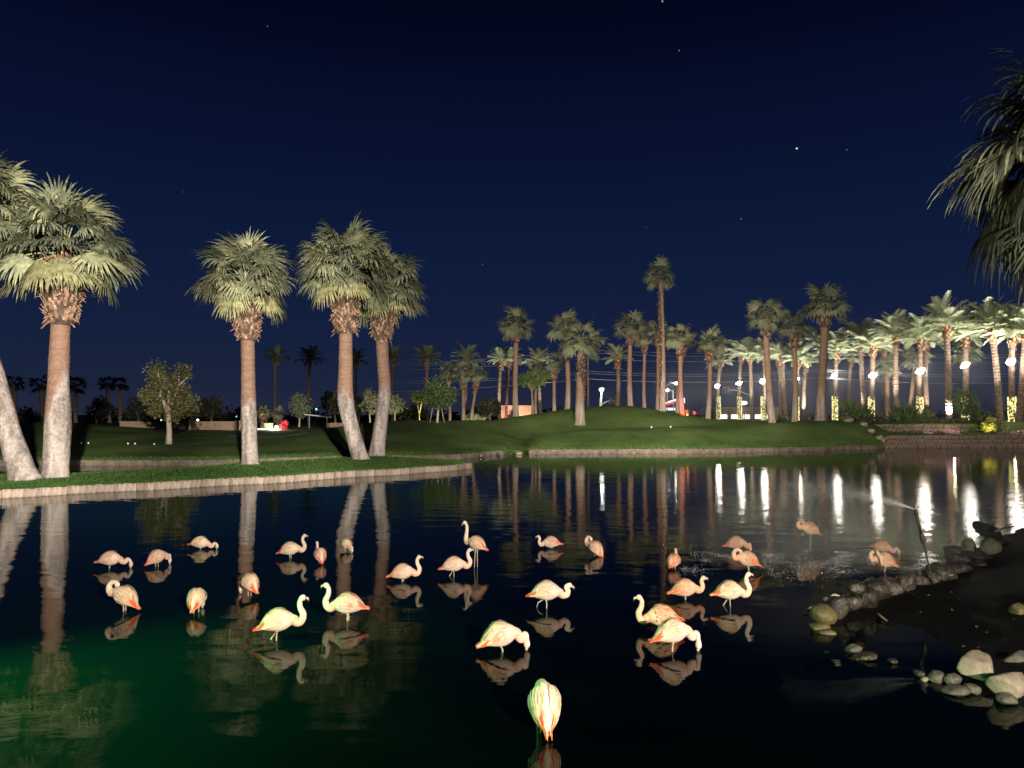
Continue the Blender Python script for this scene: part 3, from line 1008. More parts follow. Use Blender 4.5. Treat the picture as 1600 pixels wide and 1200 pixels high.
# lit fan palms inside the date palm row, and dark ones at the far left
for i, (cx, cy, r, bx, D, lab) in enumerate([
        (1385, 575, 23, 1388, 112, 'small lit fan palm behind the row, below the middle date crowns'),
        (1432, 560, 25, 1420, 108, 'lit fan palm with rounded crown behind the seventh floodlight'),
        (1511, 556, 27, 1508, 104, 'lit fan palm with rounded crown behind the eighth floodlight')]):
    base = gp(bx, D)
    top = at_y(cx, cy + r * .04, D)
    fan_palm(base, [base, base.lerp(top, .5), top], [.42, .36, .34], r * D / F * 1.18, 26, FAN_LIT, lab, 'lit fan palms in the date palm row', M['trunk_mid'], 140 + i,
             (1.2, .38, .5, 30))
    spot('palm_uplight', base + Vector((-.5, -8.0, .3)), top, 9000, 44, .7, UP, .1)
for i, (cx, cy, r, bx, D, lab) in enumerate([
        (22, 598, 17, 24, 185, 'dark far fan palm between the leaning palm and the left picture edge'),
        (64, 600, 18, 66, 180, 'dark far fan palm just left of the patchy white trunk'),
        (118, 600, 19, 118, 175, 'dark far fan palm just right of the patchy white trunk'),
        (167, 597, 15, 171, 178, 'left one of a dark far pair of palms near the leafy tree'),
        (187, 599, 15, 188, 182, 'right one of a dark far pair of palms near the leafy tree')]):
    base = gp(bx, D)
    top = at_y(cx, cy + r * .2, D)
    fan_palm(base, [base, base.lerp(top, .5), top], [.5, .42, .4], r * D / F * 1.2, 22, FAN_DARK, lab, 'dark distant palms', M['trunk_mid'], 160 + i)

# ------------------------------------------------------------------ date palms
def date_palm(cx, cy, r, bx, D, fset, label, group, seed, n=30, rr=.30, ringed=False):
    rng = random.Random(seed)
    base = gp(bx, D)
    top = at_y(cx, cy + r * .42, D)
    root = empty('date_palm', base, label, 'palm tree', group)
    h = top - base
    b = MB()
    P = []
    Q = []
    N = 60 if ringed else 26
    bow = rng.uniform(-.25, .25)
    for i in range(N + 1):
        s = i / N
        P.append(h * s + Vector((bow * math.sin(PI * s), 0, -.1 if i == 0 else 0)))
        Q.append(rr * (1.15 - .22 * s) * (1 + (.12 if i % 2 else -.05)))
    b.tube(P, Q, 9)
    b.build('trunk', M['date_trunk'], root)
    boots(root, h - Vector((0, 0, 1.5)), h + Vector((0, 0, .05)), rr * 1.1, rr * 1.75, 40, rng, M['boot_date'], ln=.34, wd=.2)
    crown(root, h, r * D / F * 1.36, n + 4, fset, rng, emax=84, emin=2)
    return root, base, top
DG = 'floodlit date palms along the entrance drive'
ords = ['first', 'second', 'third', 'fourth', 'fifth', 'sixth', 'seventh', 'eighth', 'ninth']
lampx = [(1120, 603, 1125, 558, 20, 138), (1155, 599, 1158, 546, 22, 130), (1191, 596, 1195, 549, 22, 122), (1243, 593, 1247, 552, 24, 114),
         (1303, 588, 1307, 538, 27, 106), (1363, 587, 1364, 531, 27, 98), (1437, 580, 1440, 514, 36, 90), (1507, 571, 1509, 511, 36, 84), (1578, 566, 1582, 505, 38, 79)]
for i, (lx, ly, cx, cy, r, D) in enumerate(lampx):
    root, base, top = date_palm(cx, cy, r, cx + (-2 if i < 7 else 0), D, DATE, '%s string-lit date palm with a floodlight, counted from the left' % ords[i], DG, 200 + i, 34 if i > 5 else 30, .29)
    # floodlight strapped to the bole
    p = at_y(lx, ly, D - .75)
    lt = empty('floodlight', p, 'glaring floodlight on the %s string-lit date palm from the left' % ords[i], 'floodlight', 'floodlights on the date palms')
    b = MB()
    b.box((0, .12, 0), (.42, .2, .34))
    b.box((0, .4, -.05), (.07, .5, .07))
    b.build('housing', M['black'], lt)
    for bx_, bz_, br_ in ((.0, .0, .34), (-.33, -.10, .15), (.30, .16, .17)):  # side bulbs added and sizes enlarged to imitate the lamps' glare
        b = MB()
        b.ball((bx_ * rnd.uniform(.8, 1.3), -.1, bz_ + rnd.uniform(-.06, .06)), br_ * rnd.uniform(.85, 1.15), n=10, k=6)
        b.build('bulb', M['bulb'], lt, smooth=True)
    point('flood_lamp', (0, -.9, .1), 280, UP, .34, lt)
    # string lights wound round the lower bole
    h0, h1 = base.z + .2, base.z + (at_y(cx, 620, D).z - base.z)
    b = MB()
    for k in range(300):
        s = rnd.random()
        a = rnd.uniform(0, 2 * PI)
        q = Vector((math.cos(a) * .36, math.sin(a) * .36, s * (h1 - base.z)))
        b.ball(q, rnd.uniform(.035, .10), n=4, k=3)
    wire = MB()
    wire.tube([(math.cos(k / 130 * 2 * PI * 13) * .37, math.sin(k / 130 * 2 * PI * 13) * .37, k / 130 * (h1 - base.z)) for k in range(131)], [.012] * 131, 3)
    frac = .12
    st = empty('string_lights', base + (top - base) * 0.0, 'warm string lights wound round the foot of the %s floodlit date palm' % ords[i], 'string lights', 'string lights on the palm feet')
    b.build('bulbs', M['string'], st, kind='stuff')
    wire.build('wire', M['black'], st)
    # ground uplight
    spot('palm_uplight', base + Vector((-1.5, -9.0, .3)), top + Vector((0, 0, 1)), 21000, 40, .7, UP, .1)
others = [
    (1172, 546, 22, 1175, 126, 'slim ringed date palm beside the white traffic pole'),
    (1222, 547, 20, 1229, 118, 'ringed date palm leaning right beside a plain-trunked one'),
    (1216, 552, 18, 1219, 128, 'plain-trunked date palm left of the leaning ringed one'),
    (1259, 560, 19, 1257, 122, 'shorter date palm left of the largest dark fan palm'),
    (1283, 528, 26, 1290, 108, 'date palm with white-lit foot behind the largest dark fan palm'),
    (1329, 552, 17, 1326, 130, 'short date palm far behind the fifth floodlight'),
    (1344, 522, 29, 1352, 101, 'date palm with bright foot left of the sixth floodlight'),
    (1381, 538, 22, 1380, 118, 'date palm over the small lit fan palm'),
    (1400, 513, 31, 1403, 93, 'slender dark-boled date palm between the sixth and seventh floodlights'),
    (1447, 522, 26, 1450, 104, 'date palm leaning in behind the seventh floodlight'),
    (1479, 494, 37, 1483, 82, 'tall ringed date palm brightly lit at its foot in front of the shrubs'),
    (1549, 498, 37, 1562, 80, 'curved ringed date palm right of the shrub bed'),
    (1602, 503, 36, 1592, 78, 'pale smooth date palm at the right picture edge'),
]
for i, (cx, cy, r, bx, D, lab) in enumerate(others):
    root, base, top = date_palm(cx, cy, r, bx, D, DATE, lab, DG, 300 + i, 34 if r > 28 else 28, .30, ringed=True)
    if True:
        spot('palm_uplight', base + Vector((1.5, -9.0, .3)), top + Vector((0, 0, 1)), 21000, 40, .7, UP, .1)
mid_dates = [
    (667, 553, 22, 668, 128, 'dim slender date palm above the staked young tree'),
    (729, 555, 23, 726, 118, 'pale-crowned date palm behind the twin short fan palms'),
    (783, 556, 19, 781, 112, 'left of two lit date palms by the pink lit wall'),
    (796, 554, 19, 791, 116, 'right of two lit date palms by the pink lit wall'),
    (842, 556, 20, 845, 112, 'lit date palm crown showing behind small fan palms'),
    (965, 552, 20, 964, 98, 'slim lit date palm alone on the left of the mound top'),
    (430, 553, 18, 429, 150, 'dark slender date palm right of the lone straight island palm'),
    (484, 553, 19, 482, 145, 'dark slender date palm left of the elbowed island palm'),
    (556, 557, 18, 553, 150, 'dark date palm half hidden behind the elbowed island palm'),
    (614, 553, 18, 612, 145, 'dark date palm just right of the curving island palm'),
]
for i, (cx, cy, r, bx, D, lab) in enumerate(mid_dates):
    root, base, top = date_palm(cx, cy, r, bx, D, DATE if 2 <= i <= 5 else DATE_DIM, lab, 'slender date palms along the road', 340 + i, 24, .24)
    if i in (1, 2, 4, 5):
        spot('palm_uplight', base + Vector((.3, -3.0, .3)), top, (2200, 7000, 6000, 3800)[(1, 2, 4, 5).index(i)], 50, .6, UP, .1)

# ------------------------------------------------------------------ broadleaf trees and shrubs
def leaves(b, center, rad, n, rng, size, flat=1.0, clumps=14):
    cl = []
    for _ in range(clumps):
        while True:
            v = Vector((rng.uniform(-1, 1), rng.uniform(-1, 1), rng.uniform(-1, 1)))
            if .25 < v.length < 1:
                break
        cl.append((Vector((v.x * rad[0] * .75, v.y * rad[1] * .75, v.z * rad[2] * .75)), rng.uniform(.28, .5)))
    for i in range(n):
        c, s = cl[rng.randrange(clumps)]
        v = Vector((rng.gauss(0, 1), rng.gauss(0, 1), rng.gauss(0, 1))).normalized() * rng.random() ** .45
        p = Vector(center) + c + Vector((v.x * rad[0] * s, v.y * rad[1] * s, v.z * rad[2] * s * .8))
        d = Vector((rng.gauss(0, 1), rng.gauss(0, 1), rng.gauss(0, .7) - .2)).normalized()
        s2 = d.cross(Vector((rng.gauss(0, 1), rng.gauss(0, 1), rng.gauss(0, 1)))).normalized()
        L = size * rng.uniform(.6, 1.3)
        b.add([p, p + d * L * .5 + s2 * L * .28, p + d * L, p + d * L * .5 - s2 * L * .28], [(0, 1, 2, 3)])
def tree(base, h, rad, label, mat, bark, seed, n=2600, size=.22, th=.3, group=None, limbs=6, tr=.16, name='leafy_tree', stakes=False, cat='tree', flat=1.0):
    rng = random.Random(seed)
    root = empty(name, base, label, cat, group)
    b = MB()
    cz = h - rad[2]
    fork = Vector((rng.uniform(-.1, .1) * h * .2, 0, h * th))
    b.tube([(0, 0, -.15), fork * .5 + Vector((.05, 0, 0)), fork], [tr * 1.35, tr, tr * .85], 8)
    for i in range(limbs):
        az = i * 2 * PI / limbs + rng.uniform(-.4, .4)
        e_ = Vector((math.cos(az) * rad[0] * .6, math.sin(az) * rad[1] * .6, cz + rng.uniform(-.2, .6) * rad[2]))
        m_ = fork.lerp(e_, .5) + Vector((rng.uniform(-.1, .1), rng.uniform(-.1, .1), .1 * h))
        b.tube([fork - Vector((0, 0, .1)), m_, e_], [tr * .6, tr * .38, tr * .12], 6)
        e2 = m_ + Vector((rng.uniform(-1, 1) * rad[0] * .5, rng.uniform(-1, 1) * rad[1] * .5, rad[2] * .7))
        b.tube([m_, m_.lerp(e2, .5) + Vector((.05, 0, .05)), e2], [tr * .33, tr * .2, tr * .07], 5)
    b.build('trunk', bark, root, smooth=True)
    c = MB()
    leaves(c, (0, 0, cz), rad, n, rng, size, clumps=22)
    c.build('crown', mat, root, kind=None)
    if stakes:
        for sx in (-1, 1):
            s = MB()
            s.tube([(sx * .75, -.1, -.1), (sx * .35, -.05, h * .42)], [.06, .05], 6)
            s.build('stake', M['wood'], root, smooth=True)
    return root
def tree_px(cx, cy, wpx, hpx, bx, D, label, mat, bark, seed, **k):
    base = gp(bx, D)
    topz = at_y(cx, cy - hpx / 2, D).z
    h = topz - base.z
    rx = wpx / 2 * D / F
    rz = hpx / 2 * D / F
    t = tree(base, h, (rx, rx * .8, rz), label, mat, bark, seed, **k)
    return t
tree_px(257, 610, 92, 110, 264, 58, 'olive-green leafy tree with pale crooked trunk on the dark left lawn', M['leaf_olive'], M['bark_pale'], 1, n=6500, size=.26, th=.34, tr=.2)
tree_px(684, 614, 78, 56, 683, 76, 'young bright green tree held by wooden stakes on the lawn', M['leaf_tree'], M['bark_pale'], 2, n=3000, size=.3, th=.45, tr=.11, stakes=True)
tree_px(832, 590, 60, 34, 832, 92, 'spreading yellow-green tree in front of the pink lit wall', M['leaf_tree'], M['bark'], 3, n=1800, size=.34, th=.5, tr=.13)
TG = 'small pale trees along the far lawn'
for i, (cx, cy, w_, h_, bx, D, lab, mt) in enumerate([
        (466, 634, 44, 44, 467, 120, 'pale rounded tree behind the bright sign, left of the elbowed palm', 'leaf_pale'),
        (573, 628, 40, 46, 578, 110, 'pale tree with white forked stem between the two curved island palms', 'leaf_pale'),
        (561, 634, 26, 34, 560, 116, 'small pale forked tree against the elbowed palm trunk', 'leaf_pale'),
        (620, 632, 44, 40, 616, 112, 'broad pale tree right of the curving island palm', 'leaf_pale'),
        (652, 622, 26, 20, 655, 118, 'yellow-lit tree at the left of the staked young tree', 'leaf_yellow'),
        (300, 640, 34, 44, 296, 85, 'thin tree with white painted stem beside the olive leafy tree', 'leaf_olive')]):
    tree_px(cx, cy, w_, h_, bx, D, lab, M[mt], M['bark_pale'], 20 + i, n=1100, size=.38, th=.35, tr=.13, group=TG)
# dark far trees
for i, (cx, cy, w_, h_, bx, D) in enumerate([(40, 655, 70, 34, 40, 160), (150, 640, 60, 44, 150, 165), (215, 640, 60, 50, 215, 150), (330, 636, 60, 44, 330, 150),
                                             (395, 645, 50, 40, 392, 170), (525, 630, 56, 56, 524, 140), (545, 640, 40, 40, 545, 135), (640, 645, 50, 26, 640, 130),
                                             (765, 636, 36, 34, 765, 105), (745, 648, 40, 22, 745, 112), (890, 648, 60, 24, 880, 130), (1010, 650, 60, 20, 1010, 130)]):
    tree_px(cx, cy, w_, h_, bx, D, ['dark tree under the left horizon beside the leaning palm', 'dark tree under the dim pair of far palms', 'dark tree left behind the olive leafy tree', 'dark tree between leafy tree and lone straight palm',
            'dark tree right behind the lone straight palm', 'black dense tree left of the elbowed trunk', 'dark tree touching the elbowed trunk', 'dark low tree under the yellow-lit tree',
            'bare-looking grey tree left of the lit date pair', 'low dark shrub tree beside the leaning short fan palm', 'dark trees edge behind the mound left side', 'dark trees edge behind the mound top'][i], M['leaf_dark'], M['bark'], 50 + i, n=900, size=.6, th=.25, tr=.2,
            group='dark trees at the far edge of the park', name='dark_tree')
tl = MB()
rng = random.Random(5)
for k in range(70):
    px = -250 + k * 31
    D = rng.uniform(200, 260)
    p = gp(px, D)
    leaves(tl, p + Vector((0, 0, 1.2)), (5, 3, rng.uniform(2.0, 4.2)), 110, rng, 1.3, clumps=6)
o = tl.build('treeline', M['leaf_dark'], kind='stuff')

def shrub(base, rad, label, mat, seed, n=900, size=.22, name='shrub', group=None, cat='shrub', blades=False):
    rng = random.Random(seed)
    root = empty(name, base, label, cat, group)
    c = MB()
    if blades:
        for i in range(n):
            az = rng.uniform(0, 2 * PI)
            el = rng.uniform(.1, 1.35)
            d = Vector((math.cos(az) * math.cos(el), math.sin(az) * math.cos(el), math.sin(el)))
            L = rad[2] * rng.uniform(.7, 1.25)
            s2 = Vector((-math.sin(az), math.cos(az), 0))
            st = Vector((rng.uniform(-.5, .5) * rad[0], rng.uniform(-.5, .5) * rad[1], 0))
            m_ = st + d * L * .6
            e_ = m_ + (d + Vector((0, 0, -.7))).normalized() * L * .45
            wv = size * .5
            c.add([st - s2 * .02, st + s2 * .02, m_ + s2 * wv, m_ - s2 * wv, e_], [(0, 1, 2, 3), (3, 2, 4)])
    else:
        leaves(c, (0, 0, rad[2] * .8), rad, n, rng, size, clumps=10)
        c.tube([(0, 0, -.1), (0, 0, rad[2] * .8)], [.06, .03], 5)
    c.build('foliage', mat, root)
    return root
# planter shrubs
for i, (px, D, rad, mt, bl, lab) in enumerate([
        (1408, 74.6, (1.5, 1.0, 2.1), 'leaf_tree', True, 'bushy cycad on the upper planter, left of a pair'),
        (1428, 75.2, (1.5, 1.0, 2.0), 'leaf_tree', True, 'bushy cycad on the upper planter, right of a pair'),
        (1345, 77.5, (1.6, 1.0, 2.2), 'leaf_tree', True, 'tall dark cycad beside the lawn edge below the sixth floodlight'),
        (1510, 77.5, (2.0, 1.4, 2.1), 'leaf_tree', False, 'large dark leafy shrub right of the tall ringed date palm'),
        (1535, 74.8, (1.7, 1.2, 1.4), 'leaf_tree', True, 'spiky shrub hanging over the planter wall'),
        (1548, 72.6, (.75, .6, .8), 'leaf_yellow', False, 'small shrub glowing yellow in its own spotlight'),
        (1566, 73.4, (1.0, .8, .9), 'leaf_tree', True, 'low spiky plant right of the yellow-lit shrub'),
        (1330, 79.0, (1.5, 1.0, 1.5), 'leaf_tree', False, 'low grey-green shrub at the foot of the fifth string-lit palm'),
        (1440, 79.5, (1.6, 1.0, .9), 'leaf_olive', False, 'low shrub behind the cycads by the drive'),
        (1225, 84.0, (.9, .8, .8), 'leaf_mid', True, 'little dwarf palm at the feet of the leaning ringed palm')]):
    shrub(gp(px, D), rad, lab, M[mt], 400 + i, 260 if bl else 1300, .16 if bl else .30, cat='shrub', blades=bl)
spot('shrub_uplight', colz(1546, 71.4, 1.45), gp(1548, 72.6) + Vector((0, 0, .9)), 420, 90, .6, (1, .85, .35), .08)
point('bed_lamp', colz(1490, 71.6, 1.75), 60, (1, .85, .45), .08)
point('bed_lamp', colz(1585, 71.6, 1.75), 70, (1, .8, .5), .08)
# hedge along the top of the upper wall
hd = MB()
rng = random.Random(77)
for k in range(26):
    px = 1338 + k * 7
    leaves(hd, gp(px, 75.0) + Vector((0, 0, .25)), (.6, .5, .42), 110, rng, .2, clumps=5)
tag(hd.build('hedge', M['leaf_dark']), 'low dark clipped hedge on top of the upper stone wall', 'hedge')
fb = MB()
fl = MB()
for k in range(30):
    px = 1415 + k * 7
    if 1515 < px < 1545:
        continue
    leaves(fb if (k in (5, 6, 9, 10, 11, 12, 22, 24, 26, 27) ) else fl, gp(px, 70.8 + rng.uniform(-.8, .8)) + Vector((0, 0, .12)), (.5, .45, .22), 70, rng, .16, clumps=6)
o = fb.build('flower_bed', M['flower'], kind='stuff')
o['label'] = 'purple flowers filling the bed between the stone walls'
o['category'] = 'flowers'
fl.build('ground_cover', M['leaf_olive'], kind='stuff')

# ------------------------------------------------------------------ far left: wall, sign, pavilion
def wall_run(name, px0, px1, D, h, label, mat, pillars=()):
    a, b_ = gp(px0, D), gp(px1, D)
    t = empty(name, (a + b_) / 2, label, 'wall')
    L = (b_ - a).length
    b = MB()
    b.box((0, 0, h / 2 - .2), (L, .3, h + .4))
    b.build('wall_panel', mat, t)
    b = MB()
    b.box((0, 0, h + .04), (L + .06, .42, .1))
    b.build('coping', mat, t)
    for s in pillars:
        b = MB()
        b.box((L * s, -.05, h / 2 + .02), (.55, .55, h + .35))
        b.build('pillar', mat, t)
    return t
wall_run('garden_wall', 188, 372, 96, .85, 'long low tan garden wall at the back of the left lawn', M['tan'], (.497,))
wall_run('garden_wall', 512, 548, 118, .6, 'short tan wall stub behind the elbowed palm', M['tan'])
base = gp(420, 100)
t = empty('entrance_sign', base, 'pale green entrance sign block lit from the ground behind the lone palm', 'sign')
b = MB(); b.box((0, 0, .45), (1.2, .3, .9)); b.build('panel', M['leaf_pale'], t)
b = MB(); b.box((0, -.05, .08), (3.6, .5, .3)); b.build('plinth', M['white'], t)
point('sign_lamp', gp(430, 97.5) + Vector((0, 0, .45)), 700, (1, .93, .75), .1)
lt = empty('ground_spotlight', gp(432, 98.2), 'glaring white ground spotlight in front of the entrance sign', 'floodlight')
b = MB(); b.ball((0, 0, .32), .26, n=10, k=6); b.build('bulb', M['lampwhite'], lt, smooth=True)
b = MB(); b.box((0, .1, .0), (.4, .3, .3)); b.build('housing', M['black'], lt)
shrub(gp(444, 98.5), (.55, .5, .75), 'red-lit bougainvillea bush right of the glaring ground spotlight', M['bract_red'], 441, 500, .22, name='bush', cat='bush')
spot('red_bush_lamp', gp(444, 96.8) + Vector((0, 0, .3)), gp(444, 98.5) + Vector((0, 0, .7)), 130, 60, .5, (1, .25, .3), .05)
for i, (px, cy, D, lab) in enumerate(((410, 645, 102, 'short skirted fan palm left of the entrance sign'), (434, 648, 104, 'short skirted fan palm right behind the entrance sign'))):
    base = gp(px, D)
    top = at_y(px, cy, D)
    fan_palm(base, [base, base.lerp(top, .5), top], [.3, .28, .28], 1.35, 20, FAN_MID, lab, 'short palms at the entrance sign', M['trunk_mid'], 600 + i, (1.2, .36, .5, 40))
spot('sign_palm_uplight', gp(422, 98.5) + Vector((0, 0, .2)), gp(422, 103) + Vector((0, 0, 2.5)), 900, 70, .6, (1, .85, .55), .08)
base = gp(497, 110)
t = empty('pavilion', base, 'small open shade pavilion with pale slanting roof beyond the lawn', 'pavilion')
b = MB(); b.box((0, 0, 1.85), (3.4, 2.2, .12), 0, tilt=Matrix.Rotation(.12, 3, 'Y')); b.build('roof', M['white'], t)
for sx in (-1.3, 1.3):
    b = MB(); b.tube([(sx, 0, -.1), (sx, 0, 1.8 - sx * .1)], [.08, .08], 6); b.build('post', M['metal'], t)

# pink lit wall behind the lone fan palm
pb = gp(810, 116)
t = empty('lit_wall', pb, 'tall stucco wall glowing pink under lamps behind the lone fan palm', 'wall')
b = MB(); b.box((0, 0, 1.4), (5.6, .3, 3.2)); b.build('wall_panel', M['tan'], t)
b = MB(); b.box((0, 0, 3.07), (5.8, .44, .14)); b.build('coping', M['tan'], t)
spot('pink_wall_lamp', pb + Vector((1.2, -3.4, .4)), pb + Vector((.6, 0, 1.4)), 1500, 110, .6, (1, .60, .42), .1)
spot('pink_wall_lamp', pb + Vector((-1.6, -3.4, .4)), pb + Vector((-1.4, 0, 1.4)), 1200, 110, .6, (1, .50, .45), .1)
for i, px in enumerate((722, 748, 758)):
    pass
shrub(gp(742, 96), (1.3, .9, .8), 'pale flowering shrub lit beside the twin short fan palms', M['leaf_pale'], 450, 700, .28)
spot('shrub_uplight', gp(744, 93) + Vector((0, 0, .25)), gp(742, 96) + Vector((0, 0, .6)), 500, 80, .6, (1, .95, .6), .05)
shrub(gp(800, 108), (.9, .7, 1.6), 'thin dark shrub silhouetted on the pink wall', M['leaf_dark'], 451, 300, .3)
spot('yellow_tree_lamp', gp(650, 114) + Vector((0, 0, .3)), gp(652, 118) + Vector((0, 0, 3)), 1500, 80, .6, (1, .9, .25), .1)
spot('pale_tree_uplight', gp(600, 103) + Vector((0, 0, .3)), gp(598, 112) + Vector((0, 0, 2.5)), 2600, 100, .7, (1, .95, .7), .1)
spot('pale_tree_uplight', gp(470, 112) + Vector((0, 0, .3)), gp(467, 120) + Vector((0, 0, 3)), 900, 90, .7, (1, .95, .7), .1)

# ------------------------------------------------------------------ street: lamps, signals, station, wires
def street_lamp(px, py, D, label, arm=0.0, h_extra=0, glow='lampwhite', light=600):
    head = at_y(px, py, D)
    base = gp(px - arm * F / D, D)
    t = empty('street_lamp', base, label, 'street lamp', 'street lamps along the road')
    H = head.z - base.z
    b = MB(); b.tube([(0, 0, -.2), (0, 0, H * .5), (0, 0, H)], [.13, .1, .07], 7); b.build('pole', M['metal'], t, smooth=True)
    if arm:
        b = MB(); b.tube([(0, 0, H - .5), (arm * .4, 0, H - .05), (arm, 0, H + .05)], [.06, .05, .04], 6); b.build('arm', M['metal'], t, smooth=True)
    b = MB(); b.box((arm, 0, H + .12), (.9, .36, .16)); b.build('lamp_head', M['metal'], t)
    b = MB(); b.ball((arm, -.12, H - .1), .34, n=10, k=6, squash=.8); b.build('lamp_glass', M[glow], t, smooth=True)
    if light:
        point('street_lamp_light', (arm, -.3, H - .5), light, (1, .93, .75), .2, t)
    return t
street_lamp(940, 608, 120, 'single white street lamp over the mound top between palms', 0, light=900)
street_lamp(1057, 598, 130, 'street lamp on a long arm just left of the red-footed palm', 1.6, light=700)
street_lamp(1043, 609, 150, 'lower white street lamp beside the tall shaggy palm', -1.2, light=500)
for px, py, D, lab, gl in ((109, 674, 140, 'tiny bluish lamp right of the patchy trunk', 'lampwhite'), (252, 657, 150, 'tiny pale lamp under the olive tree', 'greenlamp'),
                           (369, 651, 170, 'tiny green lamp left of the lone straight palm', 'greenlamp'), (494, 640, 180, 'tiny green lamp under the dark tree', 'greenlamp'),
                           (309, 657, 170, 'tiny white lamp right of the olive tree', 'lampwhite'), (640, 650, 140, 'small white lamp under the yellow-lit tree', 'lampwhite'),
                           (518, 625, 210, 'far white lamp high beside the elbowed trunk', 'lampwhite'), (36, 679, 120, 'tiny yellow lamp left of the patchy trunk', 'amber')):
    head = at_y(px, py, D)
    b0 = gp(px, D)
    t = empty('path_lamp', b0, lab, 'lamp', 'small distant lamps')
    H = max(.5, head.z - b0.z)
    b = MB(); b.tube([(0, 0, -.1), (0, 0, H)], [.06, .05], 5); b.build('post', M['black'], t)
    b = MB(); b.ball((0, 0, H + .1), .14 * D / 120, n=8, k=5); b.build('globe', M[gl], t, smooth=True)

def traffic_signal(base, H, arm, label, heads, d=(1, 0)):
    t = empty('traffic_signal', base, label, 'traffic light', 'traffic signals at the crossing')
    b = MB(); b.tube([(0, 0, -.2), (0, 0, H)], [.16, .12], 8); b.build('pole', M['white'], t, smooth=True)
    b = MB(); b.tube([(0, 0, H * .72), (arm * .5, 0, H * .86), (arm, 0, H * .9)], [.1, .08, .06], 6); b.build('mast_arm', M['white'], t, smooth=True)
    for f, lit in heads:
        x = arm * f
        z = H * (.72 + .18 * min(1, f * 1.5)) - .1
        b = MB(); b.box((x, -.1, z), (.42, .3, 1.15)); hd_ = b.build('signal_head', M['black'], t)
        for k, q in enumerate((.36, 0, -.36)):
            b = MB(); b.ball((x, -.27, z + q), .15, n=8, k=5)
            b.build('lens', M['redlamp'] if (k == 0 and lit) else M['black'], hd_, smooth=True)
    return t
traffic_signal(gp(938, 128), 4.6, 2.4, 'traffic signal arm rising over the mound below the street lamp', ((.72, False), (1.0, False)))
traffic_signal(gp(1175, 142), 7.2, -5.2, 'white traffic pole with long arm carrying red signals', ((1.0, True), (.88, True)))
sb = gp(1068, 150)
t = empty('road_sign', sb, 'small white road sign on a pole behind the red-footed palm', 'sign')
b = MB(); b.tube([(0, 0, -.2), (0, 0, 5.0)], [.08, .08], 6); b.build('pole', M['metal'], t)
b = MB(); b.box((0, -.1, 4.6), (.6, .06, 1.0)); b.build('panel', M['signwhite'], t)
# filling station: canopy with lit fascia
fb_ = gp(1046, 175)
t = empty('filling_station', fb_, 'brightly lit filling station canopy with white and red fascia', 'building')
b = MB(); b.box((0, 0, 3.2), (5.0, 4, .7)); b.build('canopy', M['white'], t)
b = MB(); b.box((0, -2.06, 3.15), (5.0, .06, .5)); b.build('fascia', M['signwhite'], t)
b = MB(); b.box((-.3, -2.1, 4.6), (2.6, .2, .9), 0, tilt=Matrix.Rotation(-.32, 3, 'Y')); b.build('red_sign', M['signred'], t)
b = MB(); b.box((.1, -2.25, 5.0), (4.0, .12, .35), 0, tilt=Matrix.Rotation(-.32, 3, 'Y')); b.build('sign_bar', M['signwhite'], t)
for sx in (-2, 2):
    b = MB(); b.box((sx, 0, 1.4), (.4, .4, 2.9)); b.build('post', M['white'], t)
b = MB(); b.box((.9, -1.6, 1.3), (3.0, .3, .8)); b.build('lit_shop_window', M['signwhite'], t)
# shop strip behind the row
sb = gp(1160, 185)
t = empty('shop', sb, 'low shop strip with glowing white windows behind the string-lit palms', 'building')
b = MB(); b.box((0, 0, 1.6), (16, 6, 3.6)); b.build('wall', M['tan'], t)
b = MB(); b.box((0, 0, 3.5), (16.6, 6.6, .3)); b.build('roof', M['metal'], t)
for k in range(5):
    b = MB(); b.box((-5.6 + k * 2.9, -3.03, 1.35), (1.9, .05, 1.0)); b.build('window', M['signwhite'], t)
sb = gp(1163, 165)
t = empty('oval_sign', sb, 'white glowing oval sign on a post behind the second floodlit palm', 'sign')
b = MB(); b.tube([(0, 0, -.1), (0, 0, 4.0)], [.1, .1], 6); b.build('post', M['metal'], t)
b = MB()
b.ball((0, 0, 4.4), .75, n=12, k=7, squash=.6); b.build('panel', M['signwhite'], t, smooth=True)
# red lamps by the red-footed palm
for i, (px, py, D, mt, lab) in enumerate(((1073, 643, 80.6, 'redlamp', 'red glowing lamp at the foot of the red-lit palm'), (1085, 645, 82.0, 'redlamp', 'second red glowing lamp further right on the mound'),
                                          (1074, 651, 79.6, 'amber', 'small amber lamp under the red lamps'))):
    p = at_y(px, py, D)
    b0 = gp(px, D)
    t = empty('garden_lamp', b0, lab, 'lamp', 'coloured lamps on the mound')
    H = max(.25, p.z - b0.z)
    b = MB(); b.tube([(0, 0, -.1), (0, 0, H)], [.05, .04], 6); b.build('stake', M['black'], t)
    b = MB(); b.ball((0, 0, H), .2 if mt == 'redlamp' else .11, n=10, k=6); b.build('globe', M[mt], t, smooth=True)
spot('red_lamp_light', at_y(1067, 647, 80.4), at_y(1066, 630, 83), 900, 120, .6, (1, .05, .03), .1)

